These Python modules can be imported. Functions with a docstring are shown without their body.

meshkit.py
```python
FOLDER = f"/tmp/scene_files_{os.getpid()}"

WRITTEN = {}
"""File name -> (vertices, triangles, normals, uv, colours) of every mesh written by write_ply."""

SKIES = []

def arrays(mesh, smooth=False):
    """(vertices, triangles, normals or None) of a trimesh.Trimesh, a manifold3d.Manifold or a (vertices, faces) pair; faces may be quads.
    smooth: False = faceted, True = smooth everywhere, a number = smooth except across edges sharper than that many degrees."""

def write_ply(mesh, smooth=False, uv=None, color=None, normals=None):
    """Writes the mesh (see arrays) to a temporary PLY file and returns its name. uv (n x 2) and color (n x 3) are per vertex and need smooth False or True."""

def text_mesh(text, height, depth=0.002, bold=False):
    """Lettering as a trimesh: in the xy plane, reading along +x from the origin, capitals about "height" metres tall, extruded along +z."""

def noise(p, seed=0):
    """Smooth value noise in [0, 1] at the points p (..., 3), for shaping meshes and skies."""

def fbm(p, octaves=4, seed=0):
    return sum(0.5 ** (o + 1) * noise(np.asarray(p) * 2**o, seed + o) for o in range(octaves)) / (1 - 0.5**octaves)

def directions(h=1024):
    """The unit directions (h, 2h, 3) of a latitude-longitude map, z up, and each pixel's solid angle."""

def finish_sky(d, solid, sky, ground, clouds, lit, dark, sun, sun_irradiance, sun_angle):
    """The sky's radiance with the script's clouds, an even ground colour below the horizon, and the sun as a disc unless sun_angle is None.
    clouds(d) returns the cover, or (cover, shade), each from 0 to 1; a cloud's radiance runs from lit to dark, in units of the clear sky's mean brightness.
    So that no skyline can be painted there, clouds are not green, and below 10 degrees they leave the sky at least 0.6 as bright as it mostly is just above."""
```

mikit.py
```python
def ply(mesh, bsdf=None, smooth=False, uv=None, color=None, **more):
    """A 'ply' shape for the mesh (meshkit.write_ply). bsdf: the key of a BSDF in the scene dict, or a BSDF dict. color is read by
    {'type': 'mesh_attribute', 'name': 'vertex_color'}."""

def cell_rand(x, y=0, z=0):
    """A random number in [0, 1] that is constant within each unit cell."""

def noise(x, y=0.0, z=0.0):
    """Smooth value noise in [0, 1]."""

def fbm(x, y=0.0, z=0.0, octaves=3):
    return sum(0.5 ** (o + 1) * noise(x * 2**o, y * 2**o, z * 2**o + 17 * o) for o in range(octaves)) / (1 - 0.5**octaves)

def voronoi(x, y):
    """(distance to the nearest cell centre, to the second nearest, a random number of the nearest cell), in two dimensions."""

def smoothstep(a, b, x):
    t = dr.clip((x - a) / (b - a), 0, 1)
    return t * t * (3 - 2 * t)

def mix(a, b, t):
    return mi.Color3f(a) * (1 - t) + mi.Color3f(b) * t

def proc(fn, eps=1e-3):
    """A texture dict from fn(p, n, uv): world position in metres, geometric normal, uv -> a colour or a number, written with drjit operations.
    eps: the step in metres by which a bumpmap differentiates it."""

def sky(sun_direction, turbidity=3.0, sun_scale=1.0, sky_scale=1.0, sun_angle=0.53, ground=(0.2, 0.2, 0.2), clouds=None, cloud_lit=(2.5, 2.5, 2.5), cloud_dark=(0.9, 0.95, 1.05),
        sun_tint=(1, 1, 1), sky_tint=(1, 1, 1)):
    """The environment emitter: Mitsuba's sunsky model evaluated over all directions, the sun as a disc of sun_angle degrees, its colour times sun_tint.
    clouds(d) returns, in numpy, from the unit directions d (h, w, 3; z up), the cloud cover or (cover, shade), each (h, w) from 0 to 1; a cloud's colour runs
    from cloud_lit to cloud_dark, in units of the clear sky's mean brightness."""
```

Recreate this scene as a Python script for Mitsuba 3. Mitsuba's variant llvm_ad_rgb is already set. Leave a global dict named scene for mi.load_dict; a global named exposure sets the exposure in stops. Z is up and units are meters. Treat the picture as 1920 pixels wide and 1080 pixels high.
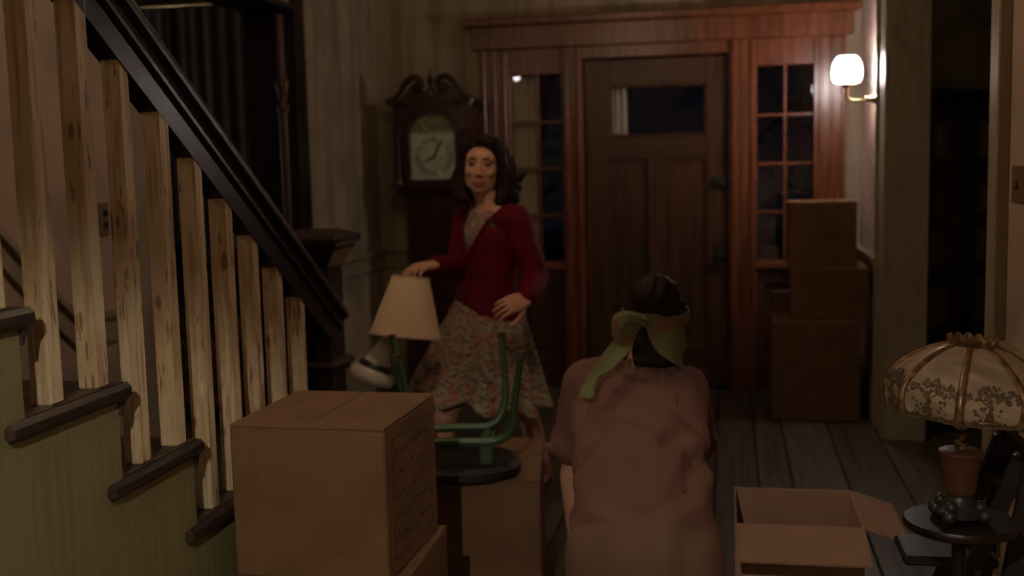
import math, random
import numpy as np, trimesh, drjit as dr, mitsuba as mi, mikit, meshkit
import manifold3d as m3
from shapely.geometry import Polygon, Point, box as sbox
from shapely.ops import unary_union
from mikit import noise, fbm, voronoi, cell_rand, smoothstep, mix

T = mi.ScalarTransform4f
rng = np.random.default_rng(7)
random.seed(7)
scene, labels = {}, {}
M3 = m3.Manifold

# ---------------------------------------------------------------- camera, sky, exposure
exposure = -0.2
EYE = np.array([0.0, 0.0, 1.415])


def camera_axes(f=2100.0, horizon=308.0, roll=0.0244, yaw=11.0):
    """World axes: the hall runs along +y, x to the right; the camera looks 11 degrees to the left of the hall's axis, slightly down."""
    p, ph, a = math.atan((540 - horizon) / f), math.atan(roll), math.radians(yaw)
    d = np.array([0, math.cos(p), -math.sin(p)])
    u0, r0 = np.array([0, math.sin(p), math.cos(p)]), np.array([1.0, 0, 0])
    u = u0 * math.cos(ph) + r0 * math.sin(ph)
    R = np.array([[math.cos(a), -math.sin(a), 0], [math.sin(a), math.cos(a), 0], [0, 0, 1]])
    return R @ d, R @ u


_d, _u = camera_axes()
scene['camera'] = {'type': 'thinlens', 'fov': math.degrees(2 * math.atan(960 / 2100.0)), 'fov_axis': 'x', 'aperture_radius': 0.006, 'focus_distance': 2.3,
                   'near_clip': 0.02, 'to_world': T().look_at(origin=EYE.tolist(), target=(EYE + _d).tolist(), up=_u.tolist())}
scene['night_sky'] = {'type': 'constant', 'radiance': {'type': 'rgb', 'value': [0.0018, 0.0023, 0.0036]}}
# lamps (their emitters are built with the lamps further down)
SCONCE_LIGHT = [56.0, 48.5, 46.5]  # opal globe by the front door
CANDLE_LIGHT = [44.0, 34.5, 24.0]       # two small globes on the stair wall
KEY_LIGHT = [14000.0, 12400.0, 9700.0]    # bulb under the wide shade that hangs just behind the camera
PENDANT_LIGHT = [28.0, 20.5, 12.5]      # globe that hangs in the middle of the hall, above the frame


# ---------------------------------------------------------------- helpers
def numbered(name):
    if name not in scene and name not in labels:
        return name
    k = 1
    while f'{name}_{k:03d}' in scene or f'{name}_{k:03d}' in labels:
        k += 1
    return f'{name}_{k:03d}'


def add(name, mesh, mat, parent=None, smooth=False, **more):
    key = numbered(parent + '__' + name if parent else name)
    scene[key] = mikit.ply(mesh, mat, smooth=smooth, **more)
    return key


def thing(name, label, cat, group=None):
    key = numbered(name)
    labels[key] = {'label': label, 'category': cat}
    if group:
        labels[key]['group'] = group
    return key


def struct(name, mesh=None, mat=None, label=None, smooth=False):
    key = name
    if mesh is not None:
        scene[key] = mikit.ply(mesh, mat, smooth=smooth)
    labels[key] = {'kind': 'structure'}
    if label:
        labels[key]['label'] = label
    return key


def say(key, text=None, kind=None):
    labels.setdefault(key, {})
    if text:
        labels[key]['label'] = text
    if kind:
        labels[key]['kind'] = kind


def cat(*ms):
    out = []
    for m in ms:
        out += m if isinstance(m, list) else [m]
    return trimesh.util.concatenate([tm(m) for m in out])


def tm(m):
    if isinstance(m, trimesh.Trimesh):
        return m
    q = m.to_mesh()
    return trimesh.Trimesh(np.array(q.vert_properties[:, :3], float), np.array(q.tri_verts), process=False)


def box(x0, x1, y0, y1, z0, z1, b=0.0):
    """An axis-aligned box with bevelled edges."""
    lo, hi = np.array([x0, y0, z0], float), np.array([x1, y1, z1], float)
    if b <= 0:
        m = trimesh.creation.box(extents=hi - lo)
        m.apply_translation((lo + hi) / 2)
        return m
    b = min(b, (hi - lo).min() * 0.45)
    pts = []
    for sx in (0, 1):
        for sy in (0, 1):
            for sz in (0, 1):
                c = np.where([sx, sy, sz], hi, lo)
                inn = np.where([sx, sy, sz], -b, b)
                for k in range(3):
                    q = c + inn
                    q[k] = c[k]
                    pts.append(q)
    return tm(M3.hull_points(np.array(pts, np.float32)))


def turn(m, deg, origin=(0, 0, 0), axis=(0, 0, 1)):
    m = m.copy()
    m.apply_transform(trimesh.transformations.rotation_matrix(math.radians(deg), axis, origin))
    return m


def basis(x, y, z, o=(0, 0, 0)):
    B = np.eye(4)
    B[:3, 0], B[:3, 1], B[:3, 2], B[:3, 3] = x, y, z, o
    return B


def extrude(poly, depth):
    geoms = list(getattr(poly, 'geoms', [poly]))
    return trimesh.util.concatenate([trimesh.creation.extrude_polygon(g, depth, engine='earcut') for g in geoms])


def ex_xz(poly, y0, y1):
    """A polygon in x, z extruded from y0 to y1."""
    m = extrude(poly, y1 - y0)
    m.apply_transform(basis([1, 0, 0], [0, 0, 1], [0, -1, 0], [0, y1, 0]))
    return m


def ex_yz(poly, x0, x1):
    """A polygon in y, z extruded from x0 to x1."""
    m = extrude(poly, x1 - x0)
    m.apply_transform(basis([0, 1, 0], [0, 0, 1], [1, 0, 0], [x0, 0, 0]))
    return m


def ex_xy(poly, z0, z1):
    m = extrude(poly, z1 - z0)
    m.apply_translation([0, 0, z0])
    return m


def mould(profile, a, b, out, up=(0, 0, 1)):
    """A profile (out, up) swept straight from a to b."""
    a, b = np.array(a, float), np.array(b, float)
    w = b - a
    L = np.linalg.norm(w)
    w /= L
    out, up = np.array(out, float), np.array(up, float)
    m = extrude(Polygon(profile), L)
    B = basis(out, up, w, a)
    if np.linalg.det(B[:3, :3]) < 0:
        m.apply_transform(B)
        m.invert()
        return m
    m.apply_transform(B)
    return m


def lathe(profile, o=(0, 0, 0), n=32):
    m = trimesh.creation.revolve(np.array(profile, float), sections=n)
    m.apply_translation(o)
    if m.volume < 0:
        m.invert()
    return m


def tube(points, radii, n=10, caps=True):
    p = np.array(points, float)
    r = np.broadcast_to(np.array(radii, float), (len(p),))
    t = np.gradient(p, axis=0)
    t /= np.linalg.norm(t, axis=1, keepdims=True) + 1e-12
    a = np.cross(t[0], [0, 0, 1] if abs(t[0][2]) < 0.9 else [1, 0, 0])
    V = []
    ang = np.arange(n) * 2 * np.pi / n
    for i in range(len(p)):
        a = a - t[i] * (a @ t[i])
        a /= np.linalg.norm(a)
        b = np.cross(t[i], a)
        V.append(p[i] + r[i] * (np.cos(ang)[:, None] * a + np.sin(ang)[:, None] * b))
    V = np.vstack(V)
    F = []
    for i in range(len(p) - 1):
        for j in range(n):
            q = (i * n + j, i * n + (j + 1) % n, (i + 1) * n + (j + 1) % n, (i + 1) * n + j)
            F += [[q[0], q[1], q[2]], [q[0], q[2], q[3]]]
    if caps:
        V = np.vstack([V, p[0], p[-1]])
        k = len(p) * n
        for j in range(n):
            F += [[k, (j + 1) % n, j], [k + 1, k - n + j, k - n + (j + 1) % n]]
    return trimesh.Trimesh(V, np.array(F), process=False)


def spline(pts, n=24):
    """Catmull-Rom through the points."""
    p = np.array(pts, float)
    p = np.vstack([2 * p[0] - p[1], p, 2 * p[-1] - p[-2]])
    out = []
    segs = len(p) - 3
    for i in range(segs):
        for t in np.linspace(0, 1, n, endpoint=(i == segs - 1)):
            a, b, c, d = p[i:i + 4]
            out.append(0.5 * (2 * b + (c - a) * t + (2 * a - 5 * b + 4 * c - d) * t * t + (3 * b - a - 3 * c + d) * t ** 3))
    return np.array(out)


def ell(c, r, R=None, seg=24):
    """An ellipsoid: centre c, radii r along the columns of R."""
    A = np.eye(3) if R is None else np.array(R, float)
    return M3.sphere(1.0, seg).transform(np.hstack([A * np.array(r, float)[None, :], np.array(c, float).reshape(3, 1)]))


def bone(p0, r0, p1, r1, seg=16):
    return M3.batch_hull([M3.sphere(r0, seg).translate(tuple(map(float, p0))), M3.sphere(r1, seg).translate(tuple(map(float, p1)))])


def chain(pts, seg=16):
    """pts: list of (point, radius)."""
    return [bone(a[0], a[1], b[0], b[1], seg) for a, b in zip(pts, pts[1:])]


def hulls(ms):
    return [M3.batch_hull([a, b]) for a, b in zip(ms, ms[1:])]


def union(ms):
    return M3.batch_boolean(list(ms), m3.OpType.Add)


def soften(m, L=0.015, it=10, disp=None):
    m = m.refine_to_length(L) if L else m
    t = tm(m)
    t = trimesh.Trimesh(t.vertices, t.faces, process=True)
    if it:
        trimesh.smoothing.filter_taubin(t, lamb=0.5, nu=0.53, iterations=it)
    if disp is not None:
        t.vertices = t.vertices + t.vertex_normals * disp(np.array(t.vertices))[:, None]
    return t


def unit(v):
    v = np.array(v, float)
    return v / np.linalg.norm(v)


def slab(grid, th):
    """A sheet from a grid of points (rows, columns, 3), thickened to th along its normals."""
    g = np.array(grid, float)
    a, b = g.shape[:2]
    V = g.reshape(-1, 3)
    F = []
    for i in range(a - 1):
        for j in range(b - 1):
            q = (i * b + j, i * b + j + 1, (i + 1) * b + j + 1, (i + 1) * b + j)
            F += [[q[0], q[1], q[2]], [q[0], q[2], q[3]]]
    F = np.array(F)
    t = trimesh.Trimesh(V, F, process=False)
    n = np.array(t.vertex_normals)
    k = len(V)
    edge = []
    ring = [(0, j) for j in range(b - 1)] + [(i, b - 1) for i in range(a - 1)] + [(a - 1, j) for j in range(b - 1, 0, -1)] + [(i, 0) for i in range(a - 1, 0, -1)]
    ids = [i * b + j for i, j in ring]
    for p, q in zip(ids, ids[1:] + ids[:1]):
        edge += [[q, p, p + k], [q, p + k, q + k]]
    return trimesh.Trimesh(np.vstack([V + n * th / 2, V - n * th / 2]), np.vstack([F, F[:, ::-1] + k, np.array(edge)]), process=False)


def ribbon(pairs, th=0.004, cols=7, per=8, sag=0.0):
    """A cloth band through pairs of edge points, bulging by sag."""
    L = spline([a for a, b in pairs], per)
    R = spline([b for a, b in pairs], per)
    s = np.linspace(0, 1, cols)
    g = L[:, None] * (1 - s)[None, :, None] + R[:, None] * s[None, :, None]
    nrm = np.cross(np.gradient(L, axis=0), R - L)
    nrm /= np.linalg.norm(nrm, axis=1, keepdims=True) + 1e-9
    g = g + nrm[:, None] * (np.sin(s * np.pi) * sag)[None, :, None]
    return slab(g, th)


# ---------------------------------------------------------------- materials
def mat(key, color, rough=0.6, spec=0.3, bump=None, bump_scale=1.0, **kw):
    c = mikit.proc(color) if callable(color) else {'type': 'rgb', 'value': list(color)}
    b = {'type': 'principled', 'base_color': c, 'roughness': mikit.proc(rough) if callable(rough) else rough, 'specular': spec, **kw}
    if bump is not None:
        b = {'type': 'bumpmap', 'arbitrary': mikit.proc(bump), 'scale': bump_scale, 'bsdf': b}
    scene[key] = {'type': 'twosided', 'bsdf': b}


def grain(axis, base, dark, scale=60.0, long=3.0, amount=1.0):
    def fn(p, n, uv):
        q = [p.x * scale, p.y * scale, p.z * scale]
        q[axis] = [p.x, p.y, p.z][axis] * long
        g = fbm(q[0], q[1], q[2], 3)
        w = noise(q[0] * 0.2 + 11, q[1] * 0.2, q[2] * 0.4)
        return mix(base, dark, dr.clip((smoothstep(0.35, 0.75, g) * 0.7 + smoothstep(0.4, 0.8, w) * 0.4) * amount, 0, 1))
    return fn


def worn_paint(paint, wood, stain, amount=0.5, axis=2):
    """Old paint: long streaks, blotches, and narrow chips along the grain that show the wood."""
    def fn(p, n, uv):
        def st(f, g, o):
            q = [p.x * f + o, p.y * f + o, p.z * f + o]
            q[axis] = [p.x, p.y, p.z][axis] * g + o
            return q
        streak = fbm(*st(95, 5, 0.0), 3)
        blot = fbm(p.x * 11, p.y * 11, p.z * 4, 3)
        chips = fbm(*st(140, 16, 5.0), 3)
        c = mix(paint, stain, smoothstep(0.42, 0.72, streak) * 0.8)
        c = mix(c, stain, smoothstep(0.48, 0.72, blot) * 0.65)
        return mix(c, wood, smoothstep(0.66 - 0.08 * amount, 0.73 - 0.08 * amount, chips * 0.62 + blot * 0.38) * 0.85)
    return fn


def plaster(base, stain, sc=3.0, streaks=0.0):
    def fn(p, n, uv):
        a = fbm(p.x * sc, p.y * sc, p.z * sc, 4)
        c = mix(base, stain, smoothstep(0.42, 0.75, a))
        if streaks:
            s = fbm(p.x * 16, p.y * 16, p.z * 0.8, 3)
            c = mix(c, stain, smoothstep(0.42, 0.68, s) * streaks)
        return c
    return fn


mat('m_plaster_pink', plaster((0.50, 0.36, 0.29), (0.36, 0.28, 0.25), 3.2), 0.75, 0.2)
mat('m_plaster_hall', plaster((0.46, 0.37, 0.26), (0.27, 0.22, 0.145), 2.5, 0.75), 0.75, 0.2)
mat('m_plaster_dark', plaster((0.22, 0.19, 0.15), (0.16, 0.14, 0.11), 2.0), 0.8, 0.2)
mat('m_ceiling', (0.42, 0.38, 0.32), 0.8, 0.2)
mat('m_trim', worn_paint((0.34, 0.28, 0.19), (0.19, 0.14, 0.085), (0.28, 0.225, 0.15), 0.0), 0.45, 0.4)
mat('m_stringer', worn_paint((0.24, 0.215, 0.105), (0.16, 0.125, 0.055), (0.21, 0.185, 0.088), 0.1), 0.5, 0.4)
mat('m_baluster', worn_paint((0.72, 0.585, 0.385), (0.17, 0.08, 0.035), (0.42, 0.275, 0.14), 0.5), 0.5, 0.35)
mat('m_tread', grain(1, (0.055, 0.034, 0.028), (0.020, 0.012, 0.010), 60, 5), 0.5, 0.3)
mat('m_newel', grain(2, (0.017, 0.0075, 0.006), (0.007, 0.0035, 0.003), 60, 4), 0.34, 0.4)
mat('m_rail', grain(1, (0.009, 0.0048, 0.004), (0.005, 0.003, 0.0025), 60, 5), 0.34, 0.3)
mat('m_doorwood', grain(2, (0.080, 0.031, 0.0145), (0.034, 0.0135, 0.007), 70, 3.5), 0.38, 0.5)
mat('m_doorwood_h', grain(0, (0.080, 0.031, 0.0145), (0.034, 0.0135, 0.007), 70, 3.5), 0.38, 0.5)
mat('m_doorframe', grain(2, (0.20, 0.062, 0.025), (0.09, 0.028, 0.012), 55, 3.0), 0.30, 0.6)
mat('m_clockwood', grain(2, (0.060, 0.018, 0.012), (0.022, 0.007, 0.005), 60, 4), 0.25, 0.5)
mat('m_darkcabinet', grain(2, (0.020, 0.013, 0.011), (0.010, 0.007, 0.006), 50, 4), 0.45, 0.4)
mat('m_cardboard', lambda p, n, uv: mix((0.175, 0.095, 0.050), (0.140, 0.074, 0.038), smoothstep(0.4, 0.7, fbm(p.x * 9, p.y * 9, p.z * 9, 3)) * 0.6 + 0.25 * noise(p.x * 160, p.y * 160, p.z * 20)), 0.75, 0.2)
mat('m_cardboard_pink', lambda p, n, uv: mix((0.32, 0.18, 0.12), (0.26, 0.145, 0.095), fbm(p.x * 9, p.y * 9, p.z * 9, 3)), 0.75, 0.2)
mat('m_tape', (0.19, 0.10, 0.045), 0.3, 0.5)
mat('m_ink', (0.03, 0.02, 0.018), 0.7, 0.2)
mat('m_iron', (0.02, 0.018, 0.016), 0.4, 0.5)
mat('m_brass', (0.62, 0.46, 0.24), 0.25, 0.5, metallic=1.0)
mat('m_bronze', lambda p, n, uv: mix((0.30, 0.17, 0.085), (0.12, 0.075, 0.04), smoothstep(0.35, 0.7, fbm(p.x * 60, p.y * 60, p.z * 60, 3))), 0.38, 0.5, metallic=0.75)
mat('m_filigree', lambda p, n, uv: mix((0.17, 0.11, 0.06), (0.07, 0.048, 0.03), noise(p.x * 220, p.y * 220, p.z * 220)), 0.5, 0.5, metallic=0.5)
mat('m_slag', lambda p, n, uv: mix((0.34, 0.245, 0.16), (0.22, 0.155, 0.10), smoothstep(0.35, 0.7, fbm(p.x * 16 + p.z * 30, p.y * 16, p.z * 9, 3))), 0.22, 0.5)
mat('m_urn', lambda p, n, uv: mix((0.13, 0.055, 0.030), (0.06, 0.026, 0.016), fbm(p.x * 20, p.y * 20, p.z * 8, 3)), 0.45, 0.4, metallic=0.3)
mat('m_dial', lambda p, n, uv: mix((0.80, 0.90, 0.78), (0.68, 0.77, 0.65), smoothstep(0.4, 0.75, fbm(p.x * 22, 3.0, p.z * 22, 3))), 0.5, 0.4)
mat('m_dialarch', lambda p, n, uv: mix((0.40, 0.42, 0.29), (0.24, 0.20, 0.12), smoothstep(0.45, 0.62, fbm(p.x * 30, 3.0, p.z * 40, 3))), 0.5, 0.4)
mat('m_dialink', (0.05, 0.055, 0.04), 0.5, 0.3)
mat('m_shade', (0.82, 0.62, 0.43), 0.75, 0.2)
mat('m_shadeinside', (0.62, 0.44, 0.36), 0.8, 0.2)
mat('m_porcelain', (0.66, 0.60, 0.52), 0.25, 0.5)
mat('m_greenpaint', lambda p, n, uv: mix((0.048, 0.096, 0.042), (0.032, 0.064, 0.028), fbm(p.x * 18, p.y * 18, p.z * 18, 3)), 0.35, 0.5)
mat('m_blackseat', (0.008, 0.008, 0.008), 0.55, 0.4)
mat('m_rubber', (0.10, 0.075, 0.05), 0.6, 0.3)
mat('m_skin', lambda p, n, uv: mix((0.66, 0.36, 0.245), (0.60, 0.315, 0.21), fbm(p.x * 25, p.y * 25, p.z * 25, 3)), 0.5, 0.4)
mat('m_lips', (0.32, 0.105, 0.08), 0.5, 0.3)
mat('m_eye', (0.045, 0.028, 0.02), 0.2, 0.5)
mat('m_brow', (0.05, 0.028, 0.018), 0.7, 0.2)
mat('m_hair', lambda p, n, uv: mix((0.030, 0.014, 0.010), (0.012, 0.006, 0.005), noise(p.x * 150, p.y * 150, p.z * 18)), 0.62, 0.2)
mat('m_cardigan', lambda p, n, uv: mix((0.15, 0.002, 0.016), (0.09, 0.0015, 0.010), noise(p.x * 260, p.y * 260, p.z * 180) * 0.5 + 0.5 * fbm(p.x * 12, p.y * 12, p.z * 12, 2)), 0.8, 0.2, sheen=0.3)


def floral(p, n, uv):
    u, v = uv.x, uv.y
    wob = fbm(u * 20, v * 20, 0.0, 2) - 0.5
    d1, d2, w1 = voronoi(u * 32 + wob * 1.2, v * 62 + wob)
    e1, e2, w2 = voronoi(u * 42 + 7.3 + wob, v * 110 + 2.1)
    c = mix((0.38, 0.31, 0.235), (0.27, 0.215, 0.16), noise(u * 60, v * 120, 1.0))
    leaf = (1 - smoothstep(0.30, 0.42, e1)) * dr.select(w2 > 0.42, mi.Float(1), mi.Float(0))
    c = mix(c, dr.select(w2 > 0.74, mi.Color3f(0.045, 0.075, 0.05), mi.Color3f(0.06, 0.055, 0.075)), leaf)
    fl = (1 - smoothstep(0.30, 0.42, d1)) * dr.select(w1 > 0.62, mi.Float(1), mi.Float(0))
    return mix(c, dr.select(w1 > 0.8, mi.Color3f(0.42, 0.06, 0.05), mi.Color3f(0.33, 0.10, 0.075)), fl)


mat('m_dress', floral, 0.8, 0.2)
mat('m_blouse', lambda p, n, uv: mix((0.195, 0.096, 0.075), (0.165, 0.080, 0.062), noise(p.x * 300, p.y * 300, p.z * 300) * 0.5 + 0.5 * fbm(p.x * 8, p.y * 8, p.z * 8, 2)), 0.8, 0.2)
mat('m_skirt', (0.17, 0.10, 0.068), 0.85, 0.2)
mat('m_scarf', lambda p, n, uv: mix((0.165, 0.175, 0.080), (0.20, 0.105, 0.05), smoothstep(0.57, 0.68, fbm(p.x * 22, p.y * 22, p.z * 22, 2))), 0.7, 0.3)
mat('m_curtain', lambda p, n, uv: mix((0.26, 0.22, 0.20), (0.17, 0.12, 0.11), smoothstep(0.4, 0.6, noise(p.x * 14, 2.0, p.z * 0.5))), 0.85, 0.2)
mat('m_netcurtain', (0.72, 0.66, 0.55), 0.85, 0.2)


def tapestry(p, n, uv):
    d1, d2, w = voronoi((p.x + p.y * 0.7) * 15, p.z * 15 + p.y * 4)
    c = mix((0.14, 0.095, 0.045), (0.09, 0.06, 0.03), noise(p.x * 60, p.y * 60, p.z * 60))
    c = mix(c, dr.select(w > 0.55, mi.Color3f(0.20, 0.02, 0.025), mi.Color3f(0.03, 0.03, 0.022)), 1 - smoothstep(0.38, 0.5, d1))
    return c


mat('m_tapestry', tapestry, 0.85, 0.2)
mat('m_switch', (0.17, 0.105, 0.055), 0.35, 0.5)
mat('m_bark', (0.02, 0.016, 0.013), 0.9, 0.2)
mat('m_ground', (0.03, 0.035, 0.02), 0.9, 0.2)
for i, (a, b) in enumerate([((0.095, 0.075, 0.045), (0.057, 0.043, 0.025)), ((0.080, 0.064, 0.040), (0.048, 0.037, 0.022)), ((0.108, 0.084, 0.050), (0.066, 0.049, 0.029)), ((0.086, 0.066, 0.039), (0.046, 0.034, 0.020))]):
    mat(f'm_plank_{i}', grain(1, a, b, 70, 2.5), 0.42, 0.45)
for i, c in enumerate([(0.20, 0.15, 0.10), (0.10, 0.03, 0.02), (0.03, 0.035, 0.03), (0.06, 0.04, 0.03), (0.13, 0.10, 0.075)]):
    mat(f'm_book_{i}', c, 0.6, 0.3)
scene['m_glass'] = {'type': 'thindielectric', 'int_ior': 1.5}
scene['m_opal'] = {'type': 'twosided', 'bsdf': {'type': 'diffuse', 'reflectance': {'type': 'rgb', 'value': [0.8, 0.8, 0.8]}}}

# ---------------------------------------------------------------- the setting: floor, walls, ceiling
XL, XS, XR, YF, YN, ZC = -2.20, -2.40, 0.77, 6.95, -2.4, 3.6
struct('floor', box(-6.5, 4.0, YN - 0.3, 9.0, -0.12, -0.022), 'm_bark', 'grey-brown painted floorboards running to the front door')
x, k = -2.42, 0
plank_edges = [-2.42, -2.22, -2.01, -1.83, -1.62, -1.44, -1.23, -1.03, -0.86, -0.66, -0.45, -0.26, -0.06, 0.13, 0.275, 0.51, 0.745, 0.95]
for x0, x1 in zip(plank_edges, plank_edges[1:]):
    cuts = [YN, -0.6 + rng.uniform(-0.8, 0.8), 2.6 + rng.uniform(-1.0, 0.9), YF] if rng.random() < 0.6 else [YN, 1.2 + rng.uniform(-0.8, 0.8), YF]
    if x0 > -0.1:
        cuts = [YN, 1.0 + rng.uniform(-0.8, 0.8), YF]
    for y0, y1 in zip(cuts, cuts[1:]):
        dz = rng.uniform(-0.0015, 0.0015)
        add('plank', box(x0 + 0.003, x1 - 0.003, y0 + 0.002, y1 - 0.002, -0.021, 0.0 + dz, 0.003), f'm_plank_{k % 4}', 'floor')
        k += 1
        if rng.random() < 0.4:
            k += 1
for nm, xa, xb, ya, yb in (('parlor', -6.0, -2.42, 3.0, 8.0), ('study', 0.95, 3.4, 2.0, 7.6)):
    n = int((xb - xa) / 0.2)
    for i in range(n):
        add('plank', box(xa + i * (xb - xa) / n + 0.003, xa + (i + 1) * (xb - xa) / n - 0.003, ya, yb, -0.021, 0.0, 0.003), f'm_plank_{(i * 3) % 4}', 'floor')

struct('ceiling', box(-6.5, 4.0, YN - 0.3, 9.0, ZC, ZC + 0.1), 'm_ceiling')
struct('wall_near', box(-2.6, 1.0, YN - 0.15, YN, 0, ZC), 'm_plaster_pink')
# left wall: the stair wall, the parlor opening, the piece beside the clock
YO0, YO1, ZO = 4.30, 5.56, 2.25
struct('wall_stairs', box(XS - 0.16, XS, YN, YO0, 0, ZC), 'm_plaster_pink', 'pinkish stained plaster wall behind the stairs')
struct('wall_left', cat(box(XL - 0.24, XL, YO1, YF, 0, ZC), box(XL - 0.24, XL, YO0, YO1, ZO, ZC)), 'm_plaster_hall', 'streaked beige plaster wall beside the tall clock')
# right wall with the study opening
RO0, RO1 = 3.50, 5.74
struct('wall_right', cat(box(XR, XR + 0.18, YN, RO0, 0, ZC), box(XR, XR + 0.18, RO1, YF, 0, ZC), box(XR, XR + 0.18, RO0, RO1, ZO, ZC)), 'm_plaster_pink', 'pinkish plaster wall with the study doorway and the wall lamp')
# far wall with the entrance
XA, XB, ZE = -1.50, 0.66, 2.10
struct('wall_far', cat(box(XL - 0.24, XA, YF, YF + 0.16, 0, ZC), box(XB, XR + 0.18, YF, YF + 0.16, 0, ZC), box(XA, XB, YF, YF + 0.16, ZE, ZC)), 'm_plaster_hall', 'beige plaster wall that holds the front door')
# neighbour rooms
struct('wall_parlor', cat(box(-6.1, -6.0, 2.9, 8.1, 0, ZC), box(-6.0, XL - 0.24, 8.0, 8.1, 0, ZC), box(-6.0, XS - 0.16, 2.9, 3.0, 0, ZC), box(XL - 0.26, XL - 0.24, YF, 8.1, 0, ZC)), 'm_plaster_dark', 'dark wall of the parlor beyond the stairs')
struct('wall_study', cat(box(3.4, 3.5, 2.0, 7.7, 0, ZC), box(XR + 0.18, 3.5, 7.6, 7.7, 0, ZC), box(XR + 0.18, 3.5, 1.9, 2.0, 0, ZC), box(XR + 0.16, XR + 0.18, YF, 7.7, 0, ZC)), 'm_plaster_hall', 'wall of the dark study behind the bookcase')

base_prof = [(0, 0), (0.022, 0), (0.022, 0.19), (0.014, 0.205), (0.014, 0.225), (0.006, 0.25), (0, 0.25)]
rail_prof = [(0, -0.12), (0.012, -0.12), (0.018, -0.10), (0.012, -0.085), (0.012, -0.035), (0.022, -0.02), (0.034, -0.012), (0.034, 0.0), (0, 0.0)]
RZ = 0.885
struct('baseboard_left', cat(mould(base_prof, (XL, YO1 + 0.12, 0), (XL, YF, 0), (1, 0, 0)), mould(base_prof, (XS, 3.6, 0), (XS, YO0 - 0.1, 0), (1, 0, 0))), 'm_trim')
struct('baseboard_far', cat(mould(base_prof, (XL, YF, 0), (XA - 0.02, YF, 0), (0, -1, 0)), mould(base_prof, (XB + 0.02, YF, 0), (XR, YF, 0), (0, -1, 0))), 'm_trim')
struct('baseboard_right', cat(mould(base_prof, (XR, YN, 0), (XR, RO0 - 0.16, 0), (-1, 0, 0)), mould(base_prof, (XR, RO1 + 0.24, 0), (XR, YF, 0), (-1, 0, 0))), 'm_trim')
struct('trim_1', cat(mould(rail_prof, (XL, YO1 + 0.12, RZ), (XL, YF, RZ), (1, 0, 0)), mould(rail_prof, (XL, YF, RZ), (XA - 0.02, YF, RZ), (0, -1, 0))), 'm_trim', 'greenish chair rail on the wall beside the clock')
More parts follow.
